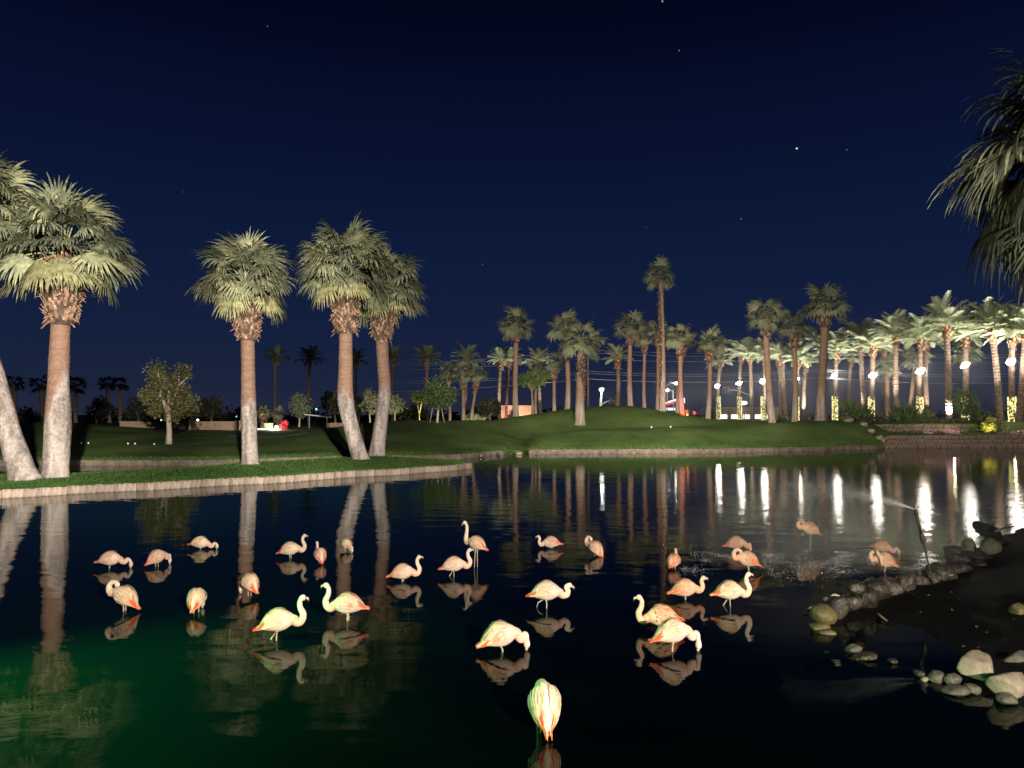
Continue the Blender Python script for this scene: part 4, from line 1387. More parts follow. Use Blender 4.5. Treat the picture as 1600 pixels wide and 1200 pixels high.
# utility poles and wires
def wires():
    pts = {}
    poles = []
    for px, D, label, topy in ((548, 150, 'tall wooden utility pole hidden behind the elbowed palm', 560), (919, 104, 'wooden utility pole behind the thick shaggy-trunked palm', 540),
                               (1284, 104, 'wooden utility pole behind the largest dark fan palm', 540), (1640, 120, 'utility pole beyond the right picture edge', 540)):
        b0 = gp(px, D)
        H = at_y(px, topy, D).z - b0.z
        t = empty('utility_pole', b0, label, 'utility pole', 'utility poles')
        b = MB(); b.tube([(0, 0, -.2), (0, 0, H)], [.17, .12], 7); b.build('pole', M['wood'], t, smooth=True)
        for zc in (.25, 1.2):
            b = MB(); b.box((0, .1, H - zc), (.16, 2.0, .14)); b.build('crossarm', M['wood'], t)
        poles.append((px, D))
    rows = [(570, 546, 546, 552), (573, 551, 550, 556), (578, 560, 558, 564), (596, 580, 577, 582), (599, 583.5, 580, 586), (612, 592, 590, 596)]
    labs = ['topmost', 'second highest', 'third highest', 'fourth highest', 'fifth highest', 'lowest and thickest']
    for k, ys in enumerate(rows):
        b = MB()
        for i in range(3):
            a = at_y(poles[i][0], ys[i], poles[i][1])
            c = at_y(poles[i + 1][0], ys[i + 1], poles[i + 1][1])
            P = []
            for s in range(17):
                f = s / 16
                q = a.lerp(c, f)
                q.z -= 4 * .55 * f * (1 - f)
                P.append(q)
            b.tube(P, [.035 if k == 5 else .02] * 17, 4)
        tag(b.build('power_line', M['metal']), '%s overhead power line crossing behind the palms' % labs[k], 'power line', 'power lines')
wires()

# ------------------------------------------------------------------ flamingos
def feathermat(name, mul, sat):
    m, n, l, p, o = new_mat(name)
    tc = n.new('ShaderNodeTexCoord')
    oi = n.new('ShaderNodeObjectInfo')
    at = n.new('ShaderNodeAttribute')
    at.attribute_name = 'Col'
    mp = n.new('ShaderNodeMapping')
    mp.inputs['Scale'].default_value = (7, 16, 16)
    l.new(tc.outputs['Object'], mp.inputs[0])
    t = nz(n, l, mp.outputs[0], 1.0, 5, .65)
    r = ramp(n, l, t.outputs['Fac'], [(.28, (.84, .50, .37)), (.45, (.97, .87, .77)), (.64, (1.0, .96, .90))])
    mx = n.new('ShaderNodeMix'); mx.data_type = 'RGBA'; mx.blend_type = 'MULTIPLY'
    mx.inputs[0].default_value = 1
    l.new(r.outputs[0], mx.inputs[6]); l.new(at.outputs['Color'], mx.inputs[7])
    m2 = n.new('ShaderNodeMix'); m2.data_type = 'RGBA'; m2.blend_type = 'MULTIPLY'
    m2.inputs[0].default_value = 1
    l.new(mx.outputs[2], m2.inputs[6]); l.new(oi.outputs['Color'], m2.inputs[7])
    l.new(m2.outputs[2], p.inputs['Base Color'])
    p.inputs['Roughness'].default_value = .8
    p.inputs['Specular IOR Level'].default_value = .2
    b = n.new('ShaderNodeBump'); b.inputs['Distance'].default_value = .006
    l.new(t.outputs['Fac'], b.inputs['Height']); l.new(b.outputs[0], p.inputs['Normal'])
    return m
M['feather'] = feathermat('feathers', 1, 1)
M['bill'] = basic('bill_pale', (.60, .42, .36), (.70, .52, .45), 20, .4)
M['billtip'] = basic('bill_black', (.01, .01, .01), (.02, .02, .02), 20, .35)
M['leg'] = basic('leg_skin', (.45, .36, .25), (.62, .50, .36), 14, .6)
M['eye'] = basic('eye', (.02, .015, .01), (.04, .03, .02), 20, .2)

NECKS = {
    'S':     [(.06, 0, -.05), (.13, 0, -.02), (.155, 0, .08), (.11, 0, .18), (.10, 0, .27), (.13, 0, .335), (.185, 0, .345)],
    'Slow':  [(.06, 0, -.04), (.12, 0, -.01), (.14, 0, .06), (.12, 0, .14), (.14, 0, .205), (.20, 0, .215)],
    'tall':  [(.05, 0, -.02), (.08, 0, .06), (.07, 0, .18), (.05, 0, .30), (.06, 0, .42), (.10, 0, .485), (.155, 0, .475)],
    'low':   [(.06, 0, -.06), (.14, 0, -.05), (.165, 0, .02), (.13, 0, .08), (.16, 0, .12), (.23, 0, .11)],
    'feed':  [(.06, 0, -.06), (.12, 0, -.08), (.16, 0, -.02), (.21, 0, .02), (.265, 0, -.02), (.27, 0, -.10)],
    'down':  [(.05, 0, -.07), (.09, 0, -.11), (.12, 0, -.05), (.155, 0, -.03), (.17, 0, -.10), (.17, 0, -.19)],
    'preen': [(.06, 0, -.02), (.10, 0, .05), (.09, 0, .13), (.03, 0, .185), (-.05, 0, .17), (-.075, 0, .10)],
    'tuck':  [(.07, 0, -.01), (.115, 0, .06), (.09, 0, .14), (.01, 0, .155), (-.07, 0, .12)],
}
def cr(pts, sub):
    out = []
    k = len(pts)
    for i in range(k - 1):
        a, b, c, d = pts[max(0, i - 1)], pts[i], pts[i + 1], pts[min(k - 1, i + 2)]
        for j in range(sub):
            t = j / sub
            out.append(tuple(0.5 * (2 * b[q] + (c[q] - a[q]) * t + (2 * a[q] - 5 * b[q] + 4 * c[q] - d[q]) * t * t + (3 * b[q] - a[q] - 3 * c[q] + d[q]) * t ** 3) for q in range(len(b))))
    out.append(tuple(pts[-1]))
    return out
BODY = [(-.31, -.02, .014, .012), (-.27, -.012, .052, .044), (-.20, .004, .098, .098), (-.10, .016, .132, .148), (.01, .014, .146, .172), (.10, .0, .136, .160), (.175, -.018, .104, .120), (.235, -.036, .066, .074)]
def flamingo(px, py, heading, pose, hb, sc, label, tint, seed, pitch=10, yaw=0, legs='stand', wingred=1.0, fluff=0.0):
    rng = random.Random(seed)
    w0 = at_z(px, py)
    root = empty('flamingo', w0, label, 'flamingo', 'flamingos wading in the pond', R(heading))
    sc *= .77
    root.scale = (sc, sc, sc)
    rp = Matrix.Rotation(-R(pitch), 3, 'Y')
    zc = (hb if hb > .3 else hb * .56) / sc + .165
    C0 = Vector((0, 0, zc))
    body = cr(BODY, 3)
    pts = [C0 + rp @ Vector((x, 0, z)) for x, z, a, b in body]
    ell = [(a, b) for x, z, a, b in body]
    cols = []
    for x, z, a, b in body:
        t = (x + .33) / .58
        pk = max(0, t - .75) * 2.2
        cols.append((1, 1 - .28 * pk, 1 - .36 * pk, 1))
    chest = pts[-1].copy()
    npts = [(0, 0, 0)] + NECKS[pose]
    nk = cr(npts, 5)[1:]
    ry = R(yaw)
    last = None
    nn = len(nk)
    npos = []
    for i, q in enumerate(nk):
        s = i / (nn - 1)
        v = Matrix.Rotation(ry * min(1, s * 1.6), 3, 'Z') @ Vector(q)
        v += Vector((0, 0, rng.uniform(-.002, .002)))
        npos.append(chest + v)
    # feeding birds reach to the water whatever the body height
    if pose in ('feed', 'down'):
        dz = npos[-1].z - .035
        for i in range(nn):
            s = max(0, (i / (nn - 1) - .45) / .55)
            npos[i].z -= dz * s * s * (3 - 2 * s)
        dz2 = max(0, chest.z - .05)
    hl = .30
    for i, q in enumerate(npos):
        s = i / (nn - 1)
        r0 = .044 * (1 - s) ** 1.7 + .0315
        if s > .82:
            u = (s - .82) / .18
            r0 = .0315 + .0125 * math.sin(PI * min(1, u * 1.05)) ** .8 if u < .97 else .024
        pts.append(q)
        ell.append((r0, r0 * (1.12 if s > .8 else 1.05)))
        pk = max(0, 1 - s * 2.2)
        cols.append((1, 1 - .26 * pk, 1 - .34 * pk, 1))
    b = MB()
    b.tube(pts, None, 14, ell=ell, cols=cols)
    o = b.build('body', M['feather'], root, smooth=True, colors=True)
    o.color = (*tint, 1)
    # bill
    hd_ = npos[-1]
    dr = (npos[-1] - npos[-3]).normalized()
    fw = Matrix.Rotation(ry, 3, 'Z') @ Vector((1, 0, 0))
    if pose in ('S', 'Slow', 'tall', 'low'):
        dn = (dr * .35 + Vector((0, 0, -1)) * .95).normalized()
    else:
        dn = (dr * .8 + fw * (-.5 if pose in ('feed', 'down') else .1)).normalized()
    k1 = hd_ + dr * .035 + dn * .012
    k2 = k1 + dn * .045
    k3 = k2 + (dn * .8 - dr * .3).normalized() * .035
    b = MB()
    b.tube([hd_ - dr * .008, k1, k1.lerp(k2, .55)], [.024, .021, .019], 8, 0)
    b.tube([k1.lerp(k2, .5), k2, k3], [.0195, .016, .005], 8, 1)
    b.build('bill', [M['bill'], M['billtip']], root, smooth=True)
    sd = dr.cross(Vector((0, 0, 1)))
    sd = sd.normalized() if sd.length > .1 else Vector((0, 1, 0))
    for sgn in (-1, 1):
        b = MB(); b.ball(npos[-3] + sd * sgn * .040 + Vector((0, 0, .008)), .0055, n=6, k=4)
        b.build('eye', M['eye'], root, smooth=True)
    # wings: overlapping feather rows laid on the flank
    def surf(x, ang, off):
        for i in range(len(body) - 1):
            if x <= body[i + 1][0]:
                f = max(0, (x - body[i][0]) / (body[i + 1][0] - body[i][0]))
                q = [body[i][k] + (body[i + 1][k] - body[i][k]) * f for k in range(4)]
                break
        else:
            q = body[-1]
        return Vector((x, math.cos(ang) * (q[2] + off), q[1] + math.sin(ang) * (q[3] + off)))
    for sgn in (-1, 1):
        b = MB()
        rows = [(.15, 6, .10, .040, 0), (.09, 7, .11, .042, 0), (.02, 7, .12, .044, 1), (-.05, 7, .13, .044, 1), (-.11, 7, .16, .036, 2), (-.16, 6, .20, .026, 3)]
        for ri, (x0, nf, ln, wd, tone) in enumerate(rows):
            for k in range(nf):
                ang = R(82 - 96 * (k + .5) / nf) + rng.uniform(-.05, .05)
                x = x0 + rng.uniform(-.015, .015) - .012 * k
                off = .006 + .0045 * (len(rows) - ri)
                vs = []
                L = ln * rng.uniform(.85, 1.2)
                lift = fluff * rng.uniform(0, .03)
                for q in range(4):
                    t = q / 3
                    xx = max(-.40, x - L * t)
                    aa = ang - .10 * t - (.15 * t if ri > 3 else 0)
                    c = surf(max(-.325, xx), aa, off + lift * t + .004 * t)
                    c.x = xx
                    ta = surf(max(-.325, xx), aa + .1, off) - surf(max(-.325, xx), aa - .1, off)
                    ta.x = 0
                    ta = ta.normalized() if ta.length > 1e-6 else Vector((0, 0, 1))
                    wv = wd * ((.45, .5, .44, .10)[q] if tone < 3 else (.5, .5, .36, .04)[q])
                    bow = Vector((0, math.cos(aa), math.sin(aa))) * .008
                    vs += [c - ta * wv, c + bow, c + ta * wv]
                vs = [C0 + rp @ Vector((v.x, v.y * sgn, v.z)) for v in vs]
                fs = []
                for q in range(3):
                    for w_ in range(2):
                        i0 = q * 3 + w_
                        fs.append((i0, i0 + 1, i0 + 4, i0 + 3))
                rc = rng.random()
                if tone >= 2 and (rc < .75 * wingred or tone == 3) and k >= 1:
                    cc = (1.0, .14 + .13 * rng.random(), .07 + .06 * rng.random(), 1) if rng.random() < .85 * wingred else (1, .8, .7, 1)
                elif tone == 1 and rc < .16:
                    cc = (1, .55, .42, 1)
                else:
                    v = rng.uniform(.82, 1.0)
                    cc = (v, v * rng.uniform(.86, 1), v * rng.uniform(.78, 1), 1)
                edge = [(cc[0] * .80, cc[1] * .70, cc[2] * .60, 1), cc, (cc[0] * .93, cc[1] * .88, cc[2] * .82, 1)]
                dark = (cc[0] * .78, cc[1] * .64, cc[2] * .54, 1)
                b.add(vs, fs, 0, [(dark if q == 3 else edge[w_]) for q in range(4) for w_ in range(3)])
        o = b.build('wing', M['feather'], root, smooth=True, colors=True)
        o.color = (*tint, 1)
    # tail
    b = MB()
    for k in range(7):
        a = (k - 3) / 3
        p0 = Vector((-.25, a * .022, -.01))
        d = Vector((-1, a * .13, -.26 + .05 * abs(a))).normalized()
        s2 = Vector((0, 1, .2 * a))
        L = .13 * rng.uniform(.8, 1.2)
        vs = [p0 - s2 * .016, p0 + s2 * .016, p0 + d * L * .6 + s2 * .012, p0 + d * L * .6 - s2 * .012, p0 + d * L]
        vs = [C0 + rp @ v for v in vs]
        cc = (1, .75, .62, 1) if k % 2 else (1, .42, .28, 1)
        b.add(vs, [(0, 1, 2, 3), (3, 2, 4)], 0, [cc] * 5)
    o = b.build('tail', M['feather'], root, colors=True)
    o.color = (*tint, 1)
    # legs, reaching the pond floor
    for sgn in (-1, 1):
        hip = C0 + Vector((-.01, sgn * .05, -.13))
        b = MB()
        if legs == 'walk' and sgn == 1:
            kn = hip + Vector((-.10, .01, -min(.16, zc * .6)))
            P = [hip, kn, Vector((kn.x - .06, sgn * .05, -.30))]
        elif legs == 'fold' and sgn == 1:
            kn = hip + Vector((-.14, .01, -.08))
            P = [hip, kn, kn + Vector((-.03, 0, -.09))]
        else:
            dx = rng.uniform(-.03, .03)
            P = [hip, Vector((dx, sgn * .04, hip.z * .42)), Vector((dx + rng.uniform(-.02, .03), sgn * .04, -.38))]
        b.tube([P[0], P[0].lerp(P[1], .45), P[0].lerp(P[1], .93), P[1], P[1].lerp(P[2], .08), P[2]], [.020, .0125, .0105, .0145, .0105, .0095], 7)
        b.build('leg', M['leg'], root, smooth=True)
    return root
CR = (.95, .91, .74)    # cream for the left birds, their stronger light put into the tint
PK = (.96, .84, .74)
OR = (.93, .67, .51)    # more salmon for the right birds, their weaker light put into the tint
birds = [
    (172, 888, 5, 'feed', .09, 1.0, 'flamingo at far left with bill dipped in water, tail to the left', PK, dict(pitch=8)),
    (245, 885, 62, 'down', .10, .95, 'flamingo seen from behind, second from left in the rear row', PK, dict(pitch=20)),
    (313, 858, 0, 'feed', .03, .95, 'flamingo lying low with neck stretched right, third in the left rear row', CR, dict(pitch=4)),
    (194, 955, 172, 'preen', .15, 1.05, 'flamingo at left preening its back, red tail hanging to the right', CR, dict(pitch=30)),
    (307, 957, 96, 'down', .15, .98, 'flamingo seen from behind with orange-red tail, left of the head-down cream one', CR, dict(pitch=28)),
    (390, 931, 138, 'down', .16, .98, 'cream flamingo turned away, head down at its left side', CR, dict(pitch=24)),
    (453, 872, 4, 'S', .10, 1.0, 'pale flamingo with raised neck facing right, orange tail, beside a smaller turned one', CR, dict(pitch=14)),
    (500, 880, 118, 'Slow', .10, .88, 'small flamingo turned away with bright red wing tip, right of the pale raised-neck one', PK, dict(pitch=30)),
    (541, 861, -52, 'down', .05, .9, 'flamingo bending down toward the viewer in front of a palm reflection', CR, dict(pitch=8)),
    (629, 908, 3, 'S', .05, 1.0, 'peach flamingo with neck up facing right in front of the curved trunk reflection', PK, dict(pitch=12)),
    (434, 1000, 12, 'S', .19, 1.08, 'greenish-lit flamingo stepping right, front left of the flock', CR, dict(pitch=14, legs='walk', yaw=-10)),
    (543, 970, 178, 'S', .17, 1.08, 'pale flamingo facing left with red tail tip at its right', PK, dict(pitch=6)),
    (709, 901, 4, 'S', .16, 1.0, 'flamingo stepping right in front of the tallest standing one', PK, dict(pitch=12, legs='walk')),
    (744, 886, 152, 'tall', .33, .98, 'tallest standing flamingo with straight neck and long legs', CR, dict(pitch=18)),
    (861, 857, 180, 'Slow', .02, .92, 'small distant flamingo facing left in the centre rear', PK, dict(pitch=4)),
    (930, 868, 135, 'preen', .04, 1.0, 'distant flamingo turned away preening, right of the small left-facing one', PK, dict(pitch=34)),
    (854, 950, 2, 'low', .20, 1.08, 'plump flamingo facing right on one leg with neck drawn in', PK, dict(pitch=8, legs='fold')),
    (782, 1018, 12, 'down', .10, 1.1, 'ruffled flamingo with head down at right, in the front centre', PK, dict(pitch=18, fluff=1.0)),
    (851, 1143, 97, 'down', .22, 1.1, 'nearest flamingo seen from behind with bright orange-red wing feathers', CR, dict(pitch=42)),
    (1053, 888, 58, 'Slow', .04, .92, 'small flamingo with upright neck behind the right-hand group', OR, dict(pitch=16, yaw=30)),
    (1070, 936, 4, 'Slow', .06, 1.02, 'salmon flamingo resting low and facing right, behind the left-facing one', OR, dict(pitch=10)),
    (1034, 985, 176, 'S', .10, 1.05, 'flamingo facing left with curved neck, partly behind the head-down one', OR, dict(pitch=4)),
    (1051, 1017, 12, 'down', .17, 1.08, 'head-down flamingo with red tail in front of the left-facing one', PK, dict(pitch=14, yaw=-25)),
    (1140, 947, 2, 'S', .17, 1.04, 'flamingo striding right with S-curved neck beside the dark stones', CR, dict(pitch=6, legs='walk')),
    (1150, 862, 0, 'down', .10, 1.0, 'flamingo feeding behind the preening one with the red tail', OR, dict(pitch=10)),
    (1168, 893, 180, 'preen', .17, 1.02, 'preening flamingo facing left with red tail in the sparkling water', OR, dict(pitch=22)),
    (1266, 860, 180, 'tuck', .34, 1.0, 'orange flamingo standing tall on long legs near the bank, head tucked', OR, dict(pitch=24)),
    (1378, 866, -8, 'feed', .08, .9, 'pink flamingo feeding in mist behind the preening one near the pipe', OR, dict(pitch=-4)),
    (1382, 893, 180, 'preen', .14, 1.0, 'salmon flamingo preening in the mist beside the stones and the pipe', OR, dict(pitch=20)),
]
for i, (px, py, hd_, pose, hb, sc, lab, tint, kw) in enumerate(birds):
    flamingo(px, py, hd_, pose, hb, sc, lab, tint, 900 + i, **kw)

# ------------------------------------------------------------------ stones, sprinkler, litter on the near bank
def rock(px, py, wpx, hpx, label, mat, seed, group='stones along the near bank', sink=.25, ang=0.0, sharp=0.0, lift=0.0):
    rng = random.Random(seed)
    if group.startswith('stones along') and wpx < 60:
        wpx *= rng.uniform(.95, 1.3)
        hpx *= rng.uniform(.85, 1.2)
        ang += rng.uniform(-.25, .3)
    p = at_z(px, py + hpx * .5, 0.0 + lift)
    D = p.y
    rx = wpx / 2 * D / F
    rz = hpx / 2 * D / F * 1.12
    ry = rx * rng.uniform(.75, .95)
    bm = bmesh.new()
    bmesh.ops.create_icosphere(bm, subdivisions=4, radius=1)
    off = Vector((rng.uniform(0, 50), rng.uniform(0, 50), rng.uniform(0, 50)))
    cut = .74 if sharp < .55 else .58
    planes = [Vector((rng.gauss(0, 1), rng.gauss(0, 1), rng.gauss(0, 1))).normalized() for _ in range(9)]
    for v in bm.verts:
        d = v.co.normalized()
        k = 1 + .22 * noise.noise(d * 1.3 + off) + .08 * noise.noise(d * 3.1 + off) + .04 * noise.noise(d * 7 + off) + .02 * noise.noise(d * 15 + off)
        if sharp:
            for q in planes:
                c = d.dot(q) * k
                if c > cut:
                    k *= 1 - sharp * (1 - cut / c)
        v.co = d * k
    me = bpy.data.meshes.new('rock')
    for v in bm.verts:
        v.co = Vector((v.co.x * rx, v.co.y * ry, v.co.z * rz))
        v.co = Matrix.Rotation(ang, 3, 'Y') @ v.co
    for f in bm.faces:
        f.smooth = True
    bm.to_mesh(me)
    bm.free()
    me.materials.append(mat)
    o = link('rock', me)
    o.location = (p.x, p.y, lift + rz * (1 - sink))
    tag(o, label, 'rock', group)
    return o
W_, T_, Y_ = M['rock_wet'], M['rock_tan'], M['rock_yellow']
cs = lambda x: 1240 + x / 4.444
cy_ = lambda y: 800 + y / 4.444
for i, (x, y, w_, h_, mt, lab, an, lf) in enumerate([
        (210, 705, 185, 150, Y_, 'ochre boulder at the tip of the stone row', .2, 0),
        (185, 795, 120, 55, Y_, 'flat ochre stone in the water below the tip boulder', .1, -.03),
        (235, 838, 100, 40, Y_, 'half-sunk pale stone lowest below the tip boulder', .1, -.04),
        (222, 592, 64, 46, W_, 'small dark stone perched on the tip boulder', 0, .34),
        (325, 665, 105, 175, W_, 'upright dark stone leaning beside the tip boulder', .25, 0),
        (395, 620, 150, 130, W_, 'rounded brown stone second along the row', .1, 0.05),
        (505, 585, 165, 135, W_, 'mottled brown stone third along the row', .3, .05),
        (430, 515, 145, 85, W_, 'dark stone lying on top of the mottled one', .3, .34),
        (560, 540, 210, 140, W_, 'long dark stone sloping right, fourth along the row', .35, .05),
        (655, 525, 190, 160, W_, 'dark humped stone with a pale rim', .35, .05),
        (775, 490, 130, 160, W_, 'shiny brown stone right of the humped one', .4, .05),
        (870, 475, 170, 110, W_, 'low dark stone left of the sprinkler pipe', .3, .05),
        (955, 450, 150, 120, W_, 'dark stone just behind the sprinkler pipe', .3, .08),
        (1035, 425, 210, 160, W_, 'big dark stone right of the sprinkler pipe', .35, .08),
        (1135, 388, 165, 120, W_, 'brown stone above the big dark one', .2, .08),
        (1120, 270, 130, 110, W_, 'dark stone at the far water edge of the row', 0, .05),
        (1220, 235, 105, 95, T_, 'pale grey stone with a light face', .1, .05),
        (1372, 240, 140, 125, T_, 'tan angular stone under the topmost long one', .1, .1),
        (1350, 128, 200, 85, W_, 'topmost long dark stone at the far end of the row', .25, .22),
        (1150, 322, 190, 80, W_, 'flat dark stone in the middle of the far pile', .1, .02),
        (1300, 315, 180, 75, W_, 'flat brown stone below the tan angular one', .1, .05),
        (1305, 372, 130, 60, W_, 'low reddish-brown stone sunk in mud', .1, .08),
        (1440, 205, 90, 60, W_, 'small dark stone right of the tan angular one', .1, .12),
        (1515, 405, 44, 24, T_, 'little pale pebble lying on the mud', 0, .1),
        (1575, 695, 110, 140, Y_, 'mossy stone at the right edge of the mud', 0, .1)]):
    rock(cs(x), cy_(y), w_ / 4.444, h_ / 4.444, lab, mt, 700 + i, ang=an, sharp=.5, lift=lf)
rc = lambda x: 1380 + x / 7.06
rcy = lambda y: 980 + y / 7.06
for i, (x, y, w_, h_, mt, lab, sh) in enumerate([
        (1050, 420, 500, 345, T_, 'large pale angular boulder with a pink top face', .9),
        (1390, 620, 500, 330, T_, 'large rounded pale boulder at the right edge', .8),
        (1500, 350, 300, 200, M['rock_grey'], 'mossy pale boulder behind the two large ones', .9),
        (765, 570, 160, 105, M['rock_grey'], 'small green-lit stone at the foot of the angular boulder', .2),
        (800, 688, 220, 75, M['rock_grey'], 'flat green-lit stone in front of the angular boulder', .2),
        (985, 672, 200, 105, M['rock_grey'], 'slanted green-lit stone between the two large boulders', .4),
        (1350, 785, 215, 95, M['rock_grey'], 'flat pale stone below the rounded boulder', .2),
        (590, 540, 170, 95, M['rock_grey'], 'grey-green pointed stone left of the boulders', .5),
        (405, 512, 145, 70, W_, 'small shining stone farthest left of the boulders', .3),
        (455, 572, 90, 50, T_, 'tiny stone below the small shining one', .2),
        (105, 370, 110, 42, W_, 'thin dark stone alone in the shallow pool', .2)]):
    rock(rc(x), rcy(y), w_ / 7.06, h_ / 7.06, lab, mt, 760 + i, sharp=sh, ang=.1 if i else .18, lift=.02 if i == 2 else 0)
for i, (x, y, w_, h_, lab) in enumerate(((1334, 1013, 22, 11, 'pale stone of a pair in the pool left of the boulders'), (1352, 1024, 32, 9, 'flat long stone of a pair in the pool left of the boulders'))):
    rock(x, y, w_, h_, lab, M['rock_grey'] if i == 0 else W_, 790 + i, sharp=.3)
for i, (x, y, w_, h_, lab) in enumerate(((752, 712, 9, 6, 'dark stone by the island tip inlet'), (779, 710, 6, 5, 'small stone in the inlet left of the mound'), (811, 708, 12, 5, 'pale flat stone at the inlet mouth'),
                                         (798, 709, 6, 4, 'tiny stone beside the pale flat one at the inlet'), (836, 713, 6, 3, 'small stone in the water below the middle edging'))):
    rock(x, y, w_, h_, lab, T_ if i == 2 else W_, 795 + i, group='stones in the inlet', sharp=.3)
for i, (px, Y, h_, lab) in enumerate(((1327, 71.5, 11, 'pale boulder at the top end of the planter edge'), (1350, 71, 9, 'grey boulder second down the planter edge'), (1362, 69.6, 8, 'white-grey boulder third down the planter edge'),
                                      (1374, 68.6, 8, 'small boulder fourth down the planter edge'), (1383, 67.6, 8, 'lowest boulder of the planter edge by the water'))):
    g_ = gp(px, Y)
    o = rock(px, 700, h_ * 1.7, h_, lab, M['rock_tan'], 810 + i, group='boulders along the planter edge', sharp=.5)
    o.location = g_ + Vector((0, 0, .15))
# white specks on the dark lawn
for i, (px, py, lab) in enumerate(((127, 704, 'white ball lowest left on the dark lawn'), (138, 701, 'white ball close right of the lowest left one'), (200, 695, 'white ball below the dim palm pair'),
                                   (211, 694, 'white ball just right of the one below the palm pair'), (241, 693, 'white ball nearest the olive tree trunk'), (1018, 669, 'white ball on the mound path, left one'), (1048, 671, 'white ball on the mound path, right one'))):
    D = 57 if px < 600 else 66.5
    p = gp(px, D)
    b = MB(); b.ball((0, 0, .05), .07, n=8, k=5)
    o = b.build('ball', M['white'], smooth=True, loc=p)
    tag(o, lab, 'ball', 'white balls lying on the lawn')

gr = MB()
rg = random.Random(31)
for i in range(80):
    px, py = rg.uniform(1330, 1600), rg.uniform(880, 1030)
    q = at_z(px, py, .08)
    h_ = BVB.ray_cast(Vector((q.x, q.y, 5)), Vector((0, 0, -1)))
    if not h_[0] or h_[0].z < .015:
        continue
    gr.ball(h_[0], rg.uniform(.008, .03), n=5, k=3, squash=.6)
gr.build('gravel', M['rock_wet'], kind='stuff')
# sprinkler riser
sb = at_z(1461, 922, .06)
top = at_y(1430, 796, sb.y)
t = empty('sprinkler', sb, 'leaning black sprinkler pipe spraying water beside the stones', 'sprinkler')
d = top - sb
b = MB(); b.tube([(0, 0, -.15), d * .25, d * .6], [.018, .017, .016], 8); b.build('lower_pipe', M['black'], t, smooth=True)
b = MB(); b.tube([d * .58, d * .6, d * .68, d * .70], [.034, .040, .040, .032], 8); b.build('coupling', M['black'], t, smooth=True)
b = MB(); b.tube([d * .70, d * .82, d * .94], [.024, .026, .022], 8); b.build('upper_pipe', M['black'], t, smooth=True)
b = MB(); b.tube([d * .93, d * .95, d * .985, d], [.032, .036, .030, .016], 8); b.build('nozzle', M['black'], t, smooth=True)
# debris
for i, (pa, pb_, r, lab, mt) in enumerate((((1255, 957), (1278, 944), .012, 'thin dark twig sticking out left of the tip boulder', 'bark'), ((1362, 956), (1386, 970), .022, 'dark blade-shaped twig in the shallow pool', 'bark'),
                                           ((1424, 963), (1440, 960), .02, 'white feather floating by the mud edge', 'white'), ((1297, 931), (1312, 931), .016, 'pale stick lying across the tip stones', 'bark_pale'),
                                           ((1556, 830), (1585, 822), .03, 'pale broken branch pointing right at the far stones', 'bark_pale'))):
    lz = .45 if i == 3 else (.5 if i == 4 else .03)
    a, c = at_z(*pa, lz), at_z(*pb_, lz + .02)
    b = MB(); b.tube([Vector((0, 0, 0)), (c - a) * .5 + Vector((0, 0, .015)), c - a], [r * .7, r, r * .4], 6)
    o = b.build('twig' if i != 2 else 'feather', M[mt], smooth=True, loc=a)
    tag(o, lab, 'twig' if i != 2 else 'feather')

# ------------------------------------------------------------------ spray and drifting mist from the sprinkler
def vol(name, density, aniso, coordscale, detail_lo, falloff):
    m, n, l, p, o = new_mat(name)
    n.remove(p)
    v = n.new('ShaderNodeVolumePrincipled')
    v.inputs['Color'].default_value = (.92, .93, .95, 1)
    v.inputs['Anisotropy'].default_value = aniso
    tc = n.new('ShaderNodeTexCoord')
    if falloff == 'ball':
        g_ = n.new('ShaderNodeTexGradient'); g_.gradient_type = 'SPHERICAL'
        mp = n.new('ShaderNodeMapping')
        mp.inputs['Location'].default_value = (-1, -1, -1)
        mp.inputs['Scale'].default_value = (2, 2, 2)
        l.new(tc.outputs['Generated'], mp.inputs[0])
        l.new(mp.outputs[0], g_.inputs[0])
        f = g_.outputs['Fac']
    t = nz(n, l, tc.outputs['Object'], coordscale, 3, .6)
    d = mth(n, l, 'MULTIPLY', mth(n, l, 'SUBTRACT', t.outputs['Fac'], detail_lo, clamp=True), f)
    l.new(mth(n, l, 'MULTIPLY', d, density), v.inputs['Density'])
    l.new(v.outputs[0], o.inputs['Volume'])
    return m
mist = MB()
mist.ball((0, 0, 0), 1, n=24, k=14)
mo = mist.build('mist', vol('drifting_mist', .85, .2, .9, .28, 'ball'), kind='stuff')
mo.location = (6.1, 14.6, .75)
mo.scale = (3.6, 2.6, .74)
mo['label'] = 'thin mist drifting low over the water by the sprinkler'
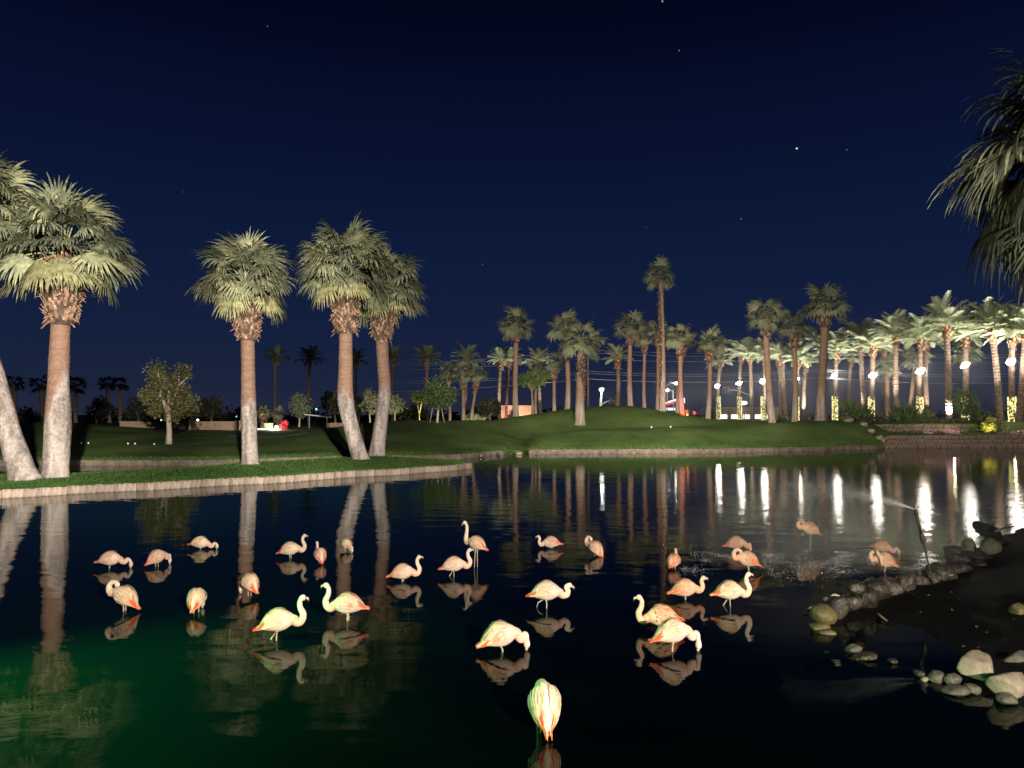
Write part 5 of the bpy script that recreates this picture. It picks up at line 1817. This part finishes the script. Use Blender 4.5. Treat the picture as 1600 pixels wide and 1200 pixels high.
# spray jets: thousands of fine droplets thrown from the nozzle
sp = MB()
rng = random.Random(3)
def jet(dirv, speed, n, spread, tmax, sz):
    for i in range(n):
        d = (dirv + Vector((rng.gauss(0, spread), rng.gauss(0, spread), rng.gauss(0, spread * .7)))).normalized()
        t_ = tmax * rng.random() ** 1.3
        v0 = d * speed
        q = top + v0 * t_ + Vector((0, 0, -2.2)) * t_ * t_
        vel = (v0 + Vector((0, 0, -4.4)) * t_).normalized()
        L = sz * rng.uniform(1.5, 5)
        s2 = Vector((rng.gauss(0, 1), rng.gauss(0, 1), rng.gauss(0, 1))).cross(vel).normalized() * sz * .35
        u2 = s2.cross(vel)
        if q.z < .02:
            continue
        sp.add([q - vel * L, q + s2, q - s2 * .5 + u2, q - s2 * .5 - u2, q + vel * L], [(0, 1, 2), (0, 2, 3), (0, 3, 1), (4, 2, 1), (4, 3, 2), (4, 1, 3)])
jet(Vector((-1, .15, .36)), 5.0, 8000, .10, .46, .0017)
jet(Vector((.35, .1, .75)), 3.0, 500, .04, .11, .0022)
jet(Vector((.9, .1, -.1)), 3.0, 250, .05, .16, .002)
m, n, l, p, o_ = new_mat('water_drop')
p.inputs['Base Color'].default_value = (.8, .8, .8, 1)
p.inputs['Roughness'].default_value = .3
m_drop = m
so = sp.build('spray', m, kind='stuff')
so['label'] = 'fine jet of water drops leaving the sprinkler nozzle'


# drops splashing where the sprinkler rains on the pond
sl = MB()
rng = random.Random(9)
for i in range(15000):
    x = 6.8 + rng.uniform(-3.6, 3.0)
    y = 15.4 + rng.gauss(0, .75)
    if sdist(x, y) > -.1 or abs(x - 7.0) < .3:
        continue
    k = noise.noise(Vector((x * .9, y * .6, 8))) + .45 * noise.noise(Vector((x * 3, y * 3, 2)))
    if k < .02 or rng.random() > .25 + k * 1.6:
        continue
    r = rng.uniform(.0015, .0042)
    z = .003 + rng.random() ** 3 * .05
    a = rng.uniform(0, 6.28)
    c, d = math.cos(a) * r, math.sin(a) * r
    sl.add([(x + c * 2, y + d, z), (x - d * 2, y + c, z), (x - c * 2, y - d, z), (x, y, z + r * 1.6)], [(0, 1, 3), (1, 2, 3), (2, 0, 3), (0, 2, 1)])
so = sl.build('splashes', m_drop, kind='stuff')
so['label'] = 'white specks of splashing drops on the water around the misty birds'

# thin mist volume added over the floodlit drive to make the lamps glow
mm = MB()
mm.ball((0, 0, 0), 1, n=28, k=16)
mo = mm.build('mist', vol('lamp_glow_mist', .022, .82, .06, .2, 'ball'), kind='stuff')
mo.location = (46, 104, 6)
mo.scale = (34, 46, 11)
mo['label'] = 'thin mist added round the floodlit date palms for lamp glow'
